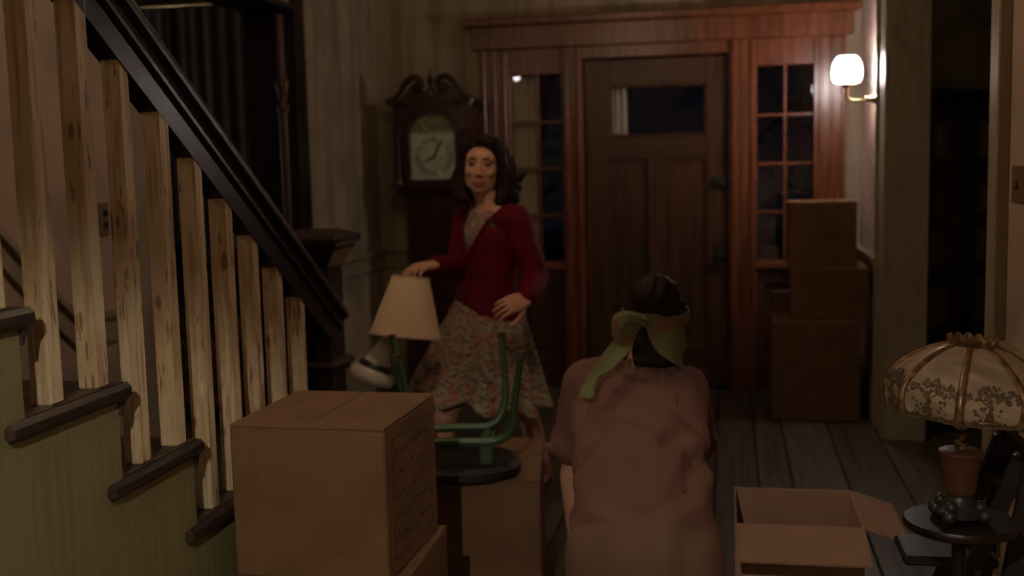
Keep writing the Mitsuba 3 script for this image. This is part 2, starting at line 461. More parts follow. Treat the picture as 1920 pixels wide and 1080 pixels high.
struct('trim_2', cat(mould(rail_prof, (XR, YN, RZ), (XR, RO0 - 0.16, RZ), (-1, 0, 0)), mould(rail_prof, (XR, RO1 + 0.24, RZ), (XR, YF, RZ), (-1, 0, 0)), mould(rail_prof, (XB + 0.02, YF, RZ), (XR, YF, RZ), (0, -1, 0))), 'm_trim', 'painted chair rail on the right wall')
# the chair rail that turns up along the stairs
sl = 0.197 / 0.3085
pth = [(2.0, 0.93 + (3.72 - 2.0) * sl * 1.32), (3.66, 0.93 + 0.06 * sl), (3.76, 0.895), (3.86, RZ + 0.005), (YO0 - 0.1, RZ)]
for lo, hi, d in ((-0.125, 0.0, 0.012), (-0.03, 0.0, 0.034), (-0.125, -0.10, 0.02)):
    up = [(y, z + hi) for y, z in pth]
    dn = [(y, z + lo) for y, z in pth[::-1]]
    seg = ex_yz(Polygon(up + dn), XS, XS + d)
    scene.setdefault('_tmp', []).append(seg)
struct('trim_3', cat(scene.pop('_tmp')), 'm_trim', 'greenish rail that levels out below the stair wall')


def casing(y0, y1, z0, z1, x, s, w=0.0):
    """A flat upright casing board with a back band on an x-facing wall (s = the side it faces)."""
    a, b = sorted((x, x + s * 0.022))
    c, d = sorted((x, x + s * 0.036))
    return [box(a, b, y0, y1, z0, z1, 0.003), box(c, d, y1 - 0.028 if w > 0 else y0, y1 if w > 0 else y0 + 0.028, z0, z1, 0.004)]


struct('trim_4', cat(casing(RO1 - 0.005, RO1 + 0.24, 0, 2.4, XR, -1, 1), box(XR - 0.004, XR + 0.184, RO1 - 0.02, RO1, 0, ZO, 0.003), box(XR + 0.150, XR + 0.184, RO1 - 0.030, RO1 - 0.02, 0, ZO, 0.003), box(XR - 0.02, XR, RO0, RO1, ZO - 0.02, ZO + 0.16, 0.003), box(XR, XR + 0.18, RO0, RO1, ZO - 0.02, ZO, 0.0)), 'm_trim', 'wide painted door casing between the wall lamp and the dark study')
struct('trim_5', cat(casing(RO0 - 0.16, RO0 + 0.005, 0, 2.4, XR, -1, -1), box(XR - 0.004, XR + 0.184, RO0, RO0 + 0.02, 0, ZO, 0.003)), 'm_trim', 'near painted casing of the study doorway')
struct('trim_6', cat(casing(YO0 - 0.10, YO0 + 0.005, 0, 2.4, XS, 1, -1), box(XS - 0.164, XS + 0.01, YO0, YO0 + 0.02, 0, ZO, 0.002)), 'm_trim', 'green casing at the end of the stair wall')

# dark wood portal of the parlor: jamb board and turned half column
tp = 'trim_7'
struct(tp, label='dark wooden portal of the parlor with a slender turned column')
add('jamb', cat(box(XL - 0.25, XL - 0.02, YO1 - 0.03, YO1, 0, ZO, 0.004), box(XL - 0.22, XL - 0.08, YO1 - 0.042, YO1 - 0.03, 0.3, ZO - 0.15, 0.004), box(XL - 0.02, XL + 0.026, YO1 - 0.03, YO1 + 0.11, 0, 2.4, 0.005)), 'm_newel', tp)
cp = [(0, 0), (0.036, 0), (0.036, 0.9), (0.030, 0.92), (0.036, 0.94), (0.024, 0.97), (0.024, 1.70), (0.034, 1.715), (0.034, 1.74), (0.022, 1.76), (0.026, 1.80), (0.040, 1.85), (0.030, 1.88), (0.022, 1.90), (0.022, 2.2), (0, 2.2)]
add('column', lathe(cp, (XL - 0.045, YO1 - 0.06, 0), 20), 'm_doorwood', tp, smooth=40)
add('lintel', box(XL - 0.25, XL + 0.03, YO0, YO1, ZO - 0.03, ZO, 0.003), 'm_newel', tp)

# ---------------------------------------------------------------- the entrance: frame, sidelights, door
Z0W, Z1W = 0.80, 1.96
struct('trim_8', cat(
    box(-1.52, -1.325, YF - 0.035, YF + 0.10, 0, 2.12, 0.004), box(-1.500, -1.480, YF - 0.05, YF - 0.03, 0, 2.12, 0.006), box(-1.375, -1.350, YF - 0.05, YF - 0.03, 0, 2.12, 0.006), box(-1.44, -1.415, YF - 0.043, YF - 0.03, 0.3, 2.12, 0.004)), 'm_doorframe', 'wide fluted wood casing left of the left window')
struct('trim_9', cat(box(-1.005, -0.875, YF - 0.045, YF + 0.10, 0, 2.12, 0.004), box(-0.985, -0.965, YF - 0.06, YF - 0.04, 0.0, 2.12, 0.006), box(-0.91, -0.89, YF - 0.06, YF - 0.04, 0.0, 2.12, 0.006)), 'm_doorframe', 'wood post between the left window and the front door')
struct('trim_10', cat(box(0.005, 0.172, YF - 0.045, YF + 0.10, 0, 2.12, 0.004), box(0.02, 0.04, YF - 0.06, YF - 0.04, 0.0, 2.12, 0.006), box(0.13, 0.15, YF - 0.06, YF - 0.04, 0.0, 2.12, 0.006), box(0.075, 0.10, YF - 0.052, YF - 0.04, 0.0, 2.12, 0.004)), 'm_doorframe', 'wood post between the front door and the right window')
struct('trim_11', cat(box(0.498, 0.68, YF - 0.035, YF + 0.10, 0, 2.12, 0.004), box(0.525, 0.548, YF - 0.05, YF - 0.03, 0, 2.12, 0.006), box(0.655, 0.68, YF - 0.052, YF - 0.03, 0, 2.12, 0.006), box(0.59, 0.612, YF - 0.045, YF - 0.03, 0.0, 2.12, 0.005)), 'm_doorframe', 'red-brown wood casing right of the right window, lit by the wall lamp')
struct('trim_12', cat(box(-1.56, 0.72, YF - 0.06, YF + 0.12, 2.12, 2.26, 0.006), box(-1.60, 0.76, YF - 0.09, YF + 0.02, 2.26, 2.31, 0.008), box(-0.875, 0.005, YF - 0.03, YF + 0.10, 2.045, 2.12, 0.003)), 'm_doorframe', 'wood head above the front door and its windows')


def sidelight(name, x0, x1, label):
    w = struct(name, label=label)
    xm = (x0 + x1) / 2
    fr = [box(x0, x1, YF - 0.03, YF + 0.08, Z1W, 2.12, 0.004), box(x0, x1, YF - 0.02, YF + 0.08, Z0W - 0.055, Z0W, 0.004)]
    add('frame', cat(fr), 'm_doorframe', w)
    add('sill', box(x0 - 0.005, x1 + 0.005, YF - 0.06, YF - 0.01, Z0W - 0.05, Z0W - 0.015, 0.006), 'm_doorframe', w)
    add('muntin', box(xm - 0.010, xm + 0.010, YF - 0.012, YF + 0.03, Z0W, Z1W, 0.003), 'm_doorframe', w)
    rows = np.linspace(Z0W, Z1W, 5)
    for z in rows[1:-1]:
        add('muntin', box(x0, x1, YF - 0.012, YF + 0.03, z - 0.010, z + 0.010, 0.003), 'm_doorframe', w)
    for a, b in zip(rows, rows[1:]):
        for p, q in ((x0, xm - 0.010), (xm + 0.010, x1)):
            v = np.array([[p, YF + 0.012, a], [q, YF + 0.012, a], [q, YF + 0.012, b], [p, YF + 0.012, b]])
            add('pane', trimesh.Trimesh(v, [[0, 1, 2], [0, 2, 3]], process=False), 'm_glass', w)
    # raised panel below
    add('lower_panel', cat(box(x0, x1, YF + 0.01, YF + 0.05, 0.0, Z0W - 0.05), box(x0, x0 + 0.05, YF - 0.015, YF + 0.02, 0, Z0W - 0.05, 0.004), box(x1 - 0.05, x1, YF - 0.015, YF + 0.02, 0, Z0W - 0.05, 0.004),
        box(x0, x1, YF - 0.017, YF + 0.02, 0.0, 0.20, 0.004), box(x0, x1, YF - 0.017, YF + 0.02, Z0W - 0.14, Z0W - 0.05, 0.004), box(x0 + 0.075, x1 - 0.075, YF - 0.006, YF + 0.02, 0.245, Z0W - 0.185, 0.012)), 'm_doorwood', w)


sidelight('window_1', -1.322, -1.005, 'left sidelight with eight panes, a pale curtain behind its left column')
sidelight('window_2', 0.172, 0.498, 'right sidelight with eight panes showing dark blue night')

dk = struct('door_1', label='dark brown wooden front door with a small window and two tall panels')
D0, D1, DZ = -0.868, -0.002, 2.035
yd0, yd1 = YF + 0.005, YF + 0.05
add('stile', box(D0, -0.712, yd0, yd1, 0.01, DZ, 0.004), 'm_doorwood', dk)
add('stile', box(-0.130, D1, yd0, yd1, 0.01, DZ, 0.004), 'm_doorwood', dk)
add('stile', box(-0.487, -0.367, yd0, yd1, 0.25, 1.425, 0.004), 'm_doorwood', dk)
add('rail', box(-0.712, -0.130, yd0, yd1, 1.875, DZ, 0.004), 'm_doorwood_h', dk)
add('rail', box(-0.712, -0.130, yd0, yd1, 1.425, 1.565, 0.004), 'm_doorwood_h', dk)
add('rail', box(-0.712, -0.130, yd0, yd1, 0.01, 0.26, 0.004), 'm_doorwood_h', dk)
for a, b in ((-0.712, -0.487), (-0.367, -0.130)):
    add('panel', cat(box(a - 0.005, b + 0.005, yd0 + 0.020, yd1 - 0.012, 0.25, 1.43), box(a, b, yd0 + 0.009, yd0 + 0.02, 1.405, 1.425, 0.004), box(a, a + 0.016, yd0 + 0.009, yd0 + 0.02, 0.26, 1.42, 0.004), box(b - 0.016, b, yd0 + 0.009, yd0 + 0.02, 0.26, 1.42, 0.004)), 'm_doorwood', dk)
v = np.array([[-0.712, yd0 + 0.022, 1.565], [-0.130, yd0 + 0.022, 1.565], [-0.130, yd0 + 0.022, 1.875], [-0.712, yd0 + 0.022, 1.875]])
add('pane', trimesh.Trimesh(v, [[0, 1, 2], [0, 2, 3]], process=False), 'm_glass', dk)
add('glazing_bead', cat(box(-0.712, -0.130, yd0 + 0.004, yd0 + 0.02, 1.565, 1.580, 0.004), box(-0.712, -0.130, yd0 + 0.004, yd0 + 0.02, 1.860, 1.875, 0.004), box(-0.712, -0.698, yd0 + 0.004, yd0 + 0.02, 1.58, 1.86, 0.004), box(-0.144, -0.130, yd0 + 0.004, yd0 + 0.02, 1.58, 1.86, 0.004)), 'm_doorwood', dk)
kn = lathe([(0, 0), (0.03, 0), (0.03, 0.006), (0.012, 0.01), (0.012, 0.035), (0.028, 0.045), (0.032, 0.06), (0.024, 0.074), (0, 0.078)], n=20)
kn.apply_transform(basis([1, 0, 0], [0, 0, 1], [0, -1, 0], [-0.055, yd0, 0.83]))
add('knob', kn, 'm_iron', dk, smooth=40)
add('lock', cat(box(-0.095, -0.008, yd0 - 0.028, yd0, 1.245, 1.31, 0.006), lathe([(0, 0), (0.016, 0), (0.016, 0.02), (0, 0.022)], (0, 0, 0), 16).apply_transform(basis([1, 0, 0], [0, 0, 1], [0, -1, 0], [-0.05, yd0 - 0.028, 1.278])), box(0.0, 0.03, yd0 - 0.05, yd0 - 0.03, 1.25, 1.30, 0.004)), 'm_iron', dk)
add('escutcheon', box(-0.085, -0.028, yd0 - 0.006, yd0, 0.72, 0.90, 0.005), 'm_iron', dk)

# what the glass looks at: a net curtain in the porch, tree trunks, night ground
g = []
for xx in np.linspace(-1.345, -1.160, 60):
    g.append([[xx, YF + 0.085 + 0.010 * math.sin(xx * 210) + 0.004 * math.sin(xx * 97), z] for z in np.linspace(0.78, 2.10, 6)])
add('net_curtain', slab(g, 0.002), 'm_netcurtain', smooth=True)
labels['net_curtain'] = {'label': 'pale pleated net curtain behind the left panes of the left window', 'category': 'curtain'}
g = []
for xx in np.linspace(-0.735, -0.615, 50):
    g.append([[xx + 0.03 * (1.9 - z) * 0.2, YF + 0.09 + 0.009 * math.sin(xx * 170), z] for z in np.linspace(1.50, 1.92, 6)])
add('net_curtain', slab(g, 0.002), 'm_netcurtain', smooth=True)  # pale strip shaped as the reflected streak in the door glass
labels['net_curtain_001'] = {'label': 'added narrow net strip standing in for a reflected streak in the front door window', 'category': 'curtain'}
struct('ground', box(-14, 14, 9.05, 30, -0.5, -0.4), 'm_ground')
labels['ground']['label'] = 'dark ground outside the windows'


def tree(x, y, h, seed, label):
    r = np.random.default_rng(seed)
    t = thing('tree', label, 'tree', None)
    trunk = spline([(x, y, -0.5), (x + r.uniform(-.1, .1), y, h * 0.3), (x + r.uniform(-.2, .2), y, h * 0.65), (x + r.uniform(-.4, .4), y, h)], 8)
    add('trunk', tube(trunk, np.linspace(0.13, 0.03, len(trunk)), 8), 'm_bark', t)
    bs = []
    for i in range(26):
        p = trunk[int(r.uniform(0.25, 1.0) * (len(trunk) - 1))]
        d = np.array([r.uniform(-1, 1), r.uniform(-0.5, 0.5), r.uniform(0.1, 0.9)])
        L = r.uniform(0.5, 1.3)
        q = spline([p, p + d * L * 0.5, p + d * L + [0, 0, r.uniform(-.2, .3)]], 5)
        bs.append(tube(q, np.linspace(0.035, 0.006, len(q)), 5))
        for j in range(3):
            s0 = q[int(r.uniform(3, len(q) - 1))]
            dd = np.array([r.uniform(-1, 1), r.uniform(-.5, .5), r.uniform(-0.2, 1)]) * 0.5
            bs.append(tube([s0, s0 + dd * 0.5, s0 + dd], [0.012, 0.008, 0.003], 4))
    k = add('branches', cat(bs), 'm_bark', t)
    say(k, kind='stuff')


tree(0.25, 12.5, 4.2, 3, 'bare dark tree outside the left column of the right window')
tree(1.15, 13.5, 4.6, 5, 'bare dark tree outside the right column of the right window')
tree(-2.2, 13.0, 4.5, 8, 'bare dark tree outside the left window')

# ---------------------------------------------------------------- the staircase
RISE, RUN, SX = 0.197, 0.3085, -1.22
st = thing('staircase', 'dark-treaded staircase with worn cream balusters and a heavy dark handrail', 'staircase')
nose = lambda k: 3.336 - RUN * (k - 1)            # nose of step k (1 = first above the floor)
top = lambda k: RISE * k + 0.002
for k in range(1, 10):
    y1, z = nose(k), top(k)
    y0 = y1 - RUN - 0.045
    prof = [(y0, z - 0.036), (y1 - 0.012, z - 0.036), (y1 - 0.002, z - 0.028), (y1, z - 0.018), (y1 - 0.002, z - 0.008), (y1 - 0.010, z), (y0, z)]
    tr = cat(ex_yz(Polygon(prof), XS, SX - 0.012), box(SX - 0.016, SX + 0.006, y0 - 0.055, y1 + 0.0, z - 0.036, z, 0.011))
    add('tread', tr, 'm_tread', st)
    cove = [(y1 - 0.035, z - 0.066), (y1 - 0.030, z - 0.066), (y1 - 0.022, z - 0.050), (y1 - 0.012, z - 0.037), (y1 - 0.035, z - 0.037)]
    add('cove', ex_yz(Polygon(cove), XS, SX - 0.006), 'm_tread', st)
    add('riser', box(XS, SX - 0.02, y1 - 0.05, y1 - 0.035, z - RISE, z - 0.036), 'm_stringer', st)
    add('stringer_panel', box(SX - 0.045, SX - 0.012, y1 - RUN - 0.035, y1 - 0.035, 0, z - 0.036, 0.0), 'm_stringer', st)
BX = -1.2625
BW = 0.0215


def rail_bottom(y):
    return 1.352 - 0.655 * (y - 2.62)


for k in range(-2, 9):
    yb = 1.875 + 0.155 * k
    step = int(math.floor((3.336 - yb) / RUN)) + 1
    z0, z1 = top(step), rail_bottom(yb) + 0.03
    w = BW * (1 + 0.04 * rng.uniform(-1, 1))
    m = box(-w, w, -w, w, z0, z1, 0.0035)
    m = turn(m, rng.uniform(-3, 3))
    m.apply_translation([BX + rng.uniform(-0.002, 0.002), yb, 0])
    add('baluster', m, 'm_baluster', st)
ya, yb_ = -0.4, 3.40
q = math.atan(0.655)
ax = np.array([0, math.cos(q), -math.sin(q)])
up = np.array([0, math.sin(q), math.cos(q)])
rp = [(-0.024, 0.0), (0.024, 0.0), (0.024, 0.058), (0.034, 0.064), (0.034, 0.074), (0.026, 0.080), (0.030, 0.098), (0.041, 0.108), (0.043, 0.122), (0.036, 0.137), (0.020, 0.146), (-0.020, 0.146), (-0.036, 0.137), (-0.043, 0.122), (-0.041, 0.108), (-0.030, 0.098), (-0.026, 0.080), (-0.034, 0.074), (-0.034, 0.064), (-0.024, 0.058)]
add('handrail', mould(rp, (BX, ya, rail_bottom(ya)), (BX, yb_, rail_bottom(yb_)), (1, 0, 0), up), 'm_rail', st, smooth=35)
NX, NY, NW = -1.312, 3.412, 0.071
nb = [box(NX - NW, NX + NW, NY - NW, NY + NW, 0, 1.12, 0.006), box(NX - NW - 0.012, NX + NW + 0.012, NY - NW - 0.012, NY + NW + 0.012, 0, 0.24, 0.006)]
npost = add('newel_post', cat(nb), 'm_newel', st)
add('band', cat(box(NX - NW - 0.026, NX + NW + 0.026, NY - NW - 0.026, NY + NW + 0.026, 0.775, 0.805, 0.013), box(NX - NW - 0.012, NX + NW + 0.012, NY - NW - 0.012, NY + NW + 0.012, 0.76, 0.775, 0.005)), 'm_newel', npost)


def frustum(c, w0, z0, w1, z1):
    pts = [[c[0] + sx * w, c[1] + sy * w, z] for w, z in ((w0, z0), (w1, z1)) for sx in (-1, 1) for sy in (-1, 1)]
    return tm(M3.hull_points(np.array(pts, np.float32)))


add('cap', cat(frustum((NX, NY), NW + 0.002, 1.105, NW + 0.03, 1.155), box(NX - NW - 0.036, NX + NW + 0.036, NY - NW - 0.036, NY + NW + 0.036, 1.155, 1.175, 0.004), box(NX - NW - 0.052, NX + NW + 0.052, NY - NW - 0.052, NY + NW + 0.052, 1.175, 1.205, 0.008), frustum((NX, NY), NW + 0.04, 1.205, NW - 0.01, 1.222)), 'm_newel', npost)

# small dark switch on the stair wall, switch plate on the right wall
sw = thing('light_switch', 'small dark switch plate on the pinkish wall behind the balusters', 'light switch')
add('plate', box(XS, XS + 0.008, 3.965, 4.035, 1.175, 1.305, 0.003), 'm_switch', sw)
add('toggle', cat(box(XS + 0.006, XS + 0.022, 3.992, 4.008, 1.25, 1.275, 0.004), box(XS + 0.006, XS + 0.022, 3.992, 4.008, 1.205, 1.23, 0.004)), 'm_iron', sw)
sw = thing('light_switch', 'brown switch plate on the pinkish wall at the right edge', 'light switch')
add('plate', box(XR - 0.008, XR, 3.15, 3.285, 1.278, 1.378, 0.003), 'm_switch', sw)
add('toggle', box(XR - 0.02, XR - 0.006, 3.21, 3.225, 1.315, 1.34, 0.004), 'm_switch', sw)

# ---------------------------------------------------------------- lamps of the room
ws = thing('wall_lamp', 'lit brass wall lamp with a white glass shade beside the right window', 'wall lamp')
LY, LZ = 6.22, 1.712
pr = lathe([(0, 0), (0.034, 0), (0.034, 0.006), (0.026, 0.014), (0.018, 0.028), (0.012, 0.042), (0.0, 0.045)], n=24)
pr.apply_transform(basis([0, -1, 0], [0, 0, 1], [-1, 0, 0], [XR, LY, LZ]))
add('backplate', pr, 'm_brass', ws, smooth=40)
arm = spline([(XR - 0.035, LY, LZ), (XR - 0.08, LY, LZ - 0.006), (XR - 0.125, LY, LZ - 0.004), (XR - 0.148, LY, LZ + 0.010), (XR - 0.152, LY, LZ + 0.03)], 8)
add('arm', cat(tube(arm, 0.0065, 10), tm(ell((XR - 0.05, LY, LZ + 0.004), (0.012, 0.012, 0.012)))), 'm_brass', ws, smooth=40)
GX = XR - 0.152
add('holder', lathe([(0, 0.028), (0.009, 0.028), (0.010, 0.055), (0.020, 0.068), (0.030, 0.076), (0.030, 0.081), (0, 0.081)], (GX, LY, LZ), 24), 'm_brass', ws, smooth=40)
gk = add('glass_shade', lathe([(0, 0.082), (0.045, 0.083), (0.066, 0.090), (0.075, 0.106), (0.079, 0.14), (0.075, 0.18), (0.061, 0.21), (0.045, 0.225), (0, 0.225)], (GX, LY, LZ), 32), 'm_opal', ws, smooth=40)
scene[gk]['emitter'] = {'type': 'area', 'radiance': {'type': 'rgb', 'value': SCONCE_LIGHT}}

# double wall lamp above the stairs, out of frame; the left window mirrors its two globes
cl = thing('wall_lamp', 'brass wall lamp with two small lit globes above the stairs', 'wall lamp')
CY, CZ = 1.88, 2.27
add('backplate', box(XS, XS + 0.015, CY - 0.05, CY + 0.05, CZ - 0.09, CZ + 0.05, 0.006), 'm_brass', cl)
for s in (-1, 1):
    add('arm', tube(spline([(XS + 0.01, CY, CZ - 0.05), (XS + 0.09, CY + s * 0.08, CZ - 0.10), (XS + 0.13, CY + s * 0.17, CZ - 0.06), (XS + 0.13, CY + s * 0.18, CZ - 0.01)], 8), 0.006, 8), 'm_brass', cl)
    add('cup', lathe([(0, -0.012), (0.026, -0.010), (0.030, 0.0), (0.034, 0.05), (0, 0.05)], (XS + 0.13, CY + s * 0.18, CZ), 16), 'm_brass', cl)
    bk = add('globe', trimesh.creation.icosphere(3, 0.048).apply_translation([XS + 0.13, CY + s * 0.18, CZ + 0.096]), 'm_opal', cl, smooth=True)
    scene[bk]['emitter'] = {'type': 'area', 'radiance': {'type': 'rgb', 'value': CANDLE_LIGHT}}

# wide shade that hangs just behind the camera: its rim keeps the light low
FX, FY, FZ = -0.38, -0.40, 2.08
fl = thing('hanging_lamp', 'hanging lamp with a wide dark metal shade in the near part of the hall', 'hanging lamp')
add('cord', tube([(FX, FY, ZC), (FX, FY, FZ + 0.16)], 0.005, 8), 'm_iron', fl)
add('shade', lathe([(0.30, FZ), (0.26, FZ + 0.07), (0.05, FZ + 0.20), (0.0, FZ + 0.20), (0.0, FZ + 0.193), (0.047, FZ + 0.193), (0.255, FZ + 0.066), (0.296, FZ)], (FX, FY, 0), 48), 'm_iron', fl, smooth=40)
add('socket', lathe([(0, FZ + 0.13), (0.02, FZ + 0.13), (0.02, FZ + 0.195), (0, FZ + 0.195)], (FX, FY, 0), 16), 'm_brass', fl)
bk = add('bulb', trimesh.creation.icosphere(2, 0.015).apply_translation([FX, FY, FZ + 0.112]), 'm_opal', fl, smooth=True)
scene[bk]['emitter'] = {'type': 'area', 'radiance': {'type': 'rgb', 'value': KEY_LIGHT}}

# globe hanging in the middle of the hall
pl = thing('ceiling_lamp', 'glass globe hanging from the ceiling in the middle of the hall', 'ceiling lamp')
PX, PY, PZ = -0.80, 3.30, 2.45
add('rod', tube([(PX, PY, ZC), (PX, PY, PZ + 0.11)], 0.008, 8), 'm_brass', pl)
add('canopy', lathe([(0, -0.03), (0.05, -0.02), (0.06, 0.0), (0, 0)], (PX, PY, ZC), 24), 'm_brass', pl, smooth=40)
bk = add('globe', trimesh.creation.icosphere(3, 0.12).apply_translation([PX, PY, PZ]), 'm_opal', pl, smooth=True)
scene[bk]['emitter'] = {'type': 'area', 'radiance': {'type': 'rgb', 'value': PENDANT_LIGHT}}

# ---------------------------------------------------------------- tall clock
ck = thing('tall_clock', 'tall dark mahogany clock with swan-neck pediment and greenish arched dial, by the far wall', 'clock')
cx, cy0, cy1 = -1.752, 6.60, 6.88
bs_ = add('base', cat(box(cx - 0.20, cx + 0.20, cy0 + 0.0, cy1, 0.10, 0.52, 0.006), box(cx - 0.22, cx + 0.22, cy0 - 0.02, cy1, 0.0, 0.11, 0.008), box(cx - 0.21, cx + 0.21, cy0 - 0.012, cy1, 0.52, 0.545, 0.008), frustum((cx, (cy0 + cy1) / 2), 0.13, 0.545, 0.10, 0.56)), 'm_clockwood', ck)
add('trunk', cat(box(cx - 0.176, cx + 0.176, cy0 + 0.02, cy1, 0.54, 1.24, 0.005), box(cx - 0.20, cx + 0.20, cy0 - 0.0, cy1, 1.225, 1.25, 0.008), box(cx - 0.225, cx + 0.225, cy0 - 0.02, cy1, 1.25, 1.275, 0.008)), 'm_clockwood', ck)
td = add('trunk_door', cat(box(cx - 0.135, cx + 0.135, cy0 + 0.004, cy0 + 0.02, 0.60, 1.165, 0.005)), 'm_clockwood', ck)
add('knob', lathe([(0, 0), (0.009, 0), (0.011, 0.01), (0, 0.015)], n=12).apply_transform(basis([1, 0, 0], [0, 0, 1], [0, -1, 0], [cx + 0.115, cy0 + 0.004, 0.9])), 'm_brass', td)


def arch(w, z0, zs, k=1.0, n=24):
    """A rectangle from z0 to zs topped by a half ellipse."""
    a = np.linspace(0, math.pi, n)
    return Polygon([(-w, z0)] + [(w, z0)] + [(w * math.cos(t), zs + k * w * math.sin(t)) for t in a] + [(-w, zs)]).buffer(0)


def shift(poly, dx):
    from shapely import affinity
    return affinity.translate(poly, dx, 0)


body = sbox(-0.235, 1.275, 0.235, 1.80)
hood = shift(body.difference(arch(0.145, 1.315, 1.60, 0.98)), cx)
add('hood', cat(ex_xz(hood, cy0 + 0.005, cy0 + 0.03), box(cx - 0.235, cx - 0.22, cy0 + 0.03, cy1, 1.275, 1.80), box(cx + 0.22, cx + 0.235, cy0 + 0.03, cy1, 1.275, 1.80), box(cx - 0.25, cx + 0.25, cy0 - 0.035, cy1, 1.275, 1.31, 0.009), box(cx - 0.22, cx + 0.22, cy0 + 0.09, cy1, 1.31, 1.80)), 'm_clockwood', ck)
ring_ = shift(arch(0.168, 1.313, 1.60, 1.0).difference(arch(0.142, 1.335, 1.60, 0.98)), cx)
bz = add('dial_door', ex_xz(ring_, cy0 - 0.012, cy0 + 0.006), 'm_clockwood', ck)
hood_arch = shift(arch(0.20, 1.60, 1.601, 1.0).difference(arch(0.172, 1.59, 1.60, 1.0)), cx)
add('arch_moulding', ex_xz(hood_arch, cy0 - 0.022, cy0 + 0.006), 'm_clockwood', ck)
for s in (-1, 1):
    add('column', lathe([(0, 1.31), (0.022, 1.31), (0.022, 1.33), (0.015, 1.34), (0.017, 1.45), (0.014, 1.60), (0.022, 1.61), (0.022, 1.63), (0, 1.63)], (cx + s * 0.212, cy0 - 0.012, 0), 14), 'm_clockwood', ck, smooth=40)
dl = add('dial', ex_xz(shift(arch(0.145, 1.32, 1.60, 0.98).intersection(sbox(-1, 0, 1, 1.612)), cx), cy0 + 0.035, cy0 + 0.04), 'm_dial', ck)
add('moon_arch', ex_xz(shift(arch(0.145, 1.32, 1.60, 0.98).difference(sbox(-1, 0, 1, 1.612)), cx), cy0 + 0.034, cy0 + 0.04), 'm_dialarch', dl)
dcz = 1.473
rom = ['XII', 'I', 'II', 'III', 'IIII', 'V', 'VI', 'VII', 'VIII', 'IX', 'X', 'XI']
FRONT = lambda x, y, z: basis([1, 0, 0], [0, 0, 1], [0, -1, 0], [x, y, z])
for i, s in enumerate(rom):
    tmh = meshkit.text_mesh(s, 0.027, 0.0012, True)
    tmh.apply_translation(-tmh.bounds.mean(0))
    a = -i * math.pi / 6
    tmh.apply_transform(trimesh.transformations.rotation_matrix(a, [0, 0, 1]))
    tmh.apply_translation([0.103 * math.sin(-a), 0.103 * math.cos(a), 0])
    tmh.apply_transform(FRONT(cx, cy0 + 0.0345, dcz))
    add('numeral', tmh, 'm_dialink', dl)


def hand(length, w, ang, y):
    p = Polygon([(-0.003, -0.018), (0.003, -0.018), (w, length * 0.45), (0.006, length * 0.55), (w * 0.7, length * 0.66), (0.0015, length), (-0.0015, length), (-w * 0.7, length * 0.66), (-0.006, length * 0.55), (-w, length * 0.45)])
    m = extrude(unary_union([p, Point(0, 0).buffer(0.009)]), 0.0015)
    m.apply_transform(trimesh.transformations.rotation_matrix(-ang, [0, 0, 1]))
    m.apply_transform(FRONT(cx, y, dcz))
    return m


add('hour_hand', hand(0.085, 0.008, math.radians(242), cy0 + 0.032), 'm_dialink', dl)
add('minute_hand', hand(0.105, 0.007, math.radians(27), cy0 + 0.030), 'm_dialink', dl)
for sx_, sz_ in ((0.048, -0.005), (0.0, -0.045)):
    add('winding_hole', lathe([(0, 0), (0.006, 0), (0.006, 0.001), (0, 0.001)], n=12).apply_transform(FRONT(cx + sx_, cy0 + 0.0345, dcz + sz_)), 'm_dialink', dl)
gp = np.array([[cx - 0.145, cy0 - 0.004, 1.33], [cx + 0.145, cy0 - 0.004, 1.33], [cx + 0.145, cy0 - 0.004, 1.60]] + [[cx + 0.142 * math.cos(t), cy0 - 0.004, 1.60 + 0.14 * math.sin(t)] for t in np.linspace(0, math.pi, 20)] + [[cx - 0.145, cy0 - 0.004, 1.60]])
# pediment: cornice, two scrolls, finial
add('cornice', cat(box(cx - 0.272, cx - 0.14, cy0 - 0.045, cy1, 1.79, 1.815, 0.008), box(cx + 0.14, cx + 0.272, cy0 - 0.045, cy1, 1.79, 1.815, 0.008), box(cx - 0.25, cx + 0.25, cy0 - 0.01, cy1, 1.772, 1.795, 0.006)), 'm_clockwood', ck)
tymp = Polygon([(-0.235, 1.79)] + [(x, 1.80 + 0.125 * (0.5 - 0.5 * math.cos(math.pi * (0.235 - abs(x)) / 0.165)) if abs(x) > 0.07 else 1.86 - 0.02 * math.cos(x * 40)) for x in np.linspace(-0.235, 0.235, 40)] + [(0.235, 1.79)]).buffer(0)
add('tympanum', ex_xz(shift(tymp, cx), cy0 + 0.005, cy0 + 0.03), 'm_clockwood', ck)
for s in (-1, 1):
    cpts = [(s * 0.272, 1.812), (s * 0.225, 1.822), (s * 0.185, 1.858), (s * 0.150, 1.912), (s * 0.105, 1.945), (s * 0.062, 1.935), (s * 0.046, 1.900), (s * 0.062, 1.872), (s * 0.086, 1.876), (s * 0.090, 1.898), (s * 0.075, 1.905)]
    c = spline([(cx + a, cy0 - 0.02, b) for a, b in cpts], 8)
    rr = np.interp(np.linspace(0, 1, len(c)), [0, 0.35, 0.7, 1], [0.014, 0.020, 0.016, 0.009])
    t1 = tube(c, rr, 10)
    add('scroll', cat(t1, lathe([(0, 0), (0.017, 0), (0.013, 0.01), (0, 0.014)], n=16).apply_transform(FRONT(cx + s * 0.075, cy0 - 0.035, 1.900))), 'm_clockwood', ck, smooth=60)
add('finial', lathe([(0, 1.85), (0.026, 1.85), (0.024, 1.878), (0.012, 1.885), (0.010, 1.90), (0.022, 1.915), (0.020, 1.935), (0.007, 1.955), (0.004, 1.985), (0, 1.99)], (cx, cy0 - 0.0, 0), 20), 'm_clockwood', ck, smooth=40)

# ---------------------------------------------------------------- cardboard boxes


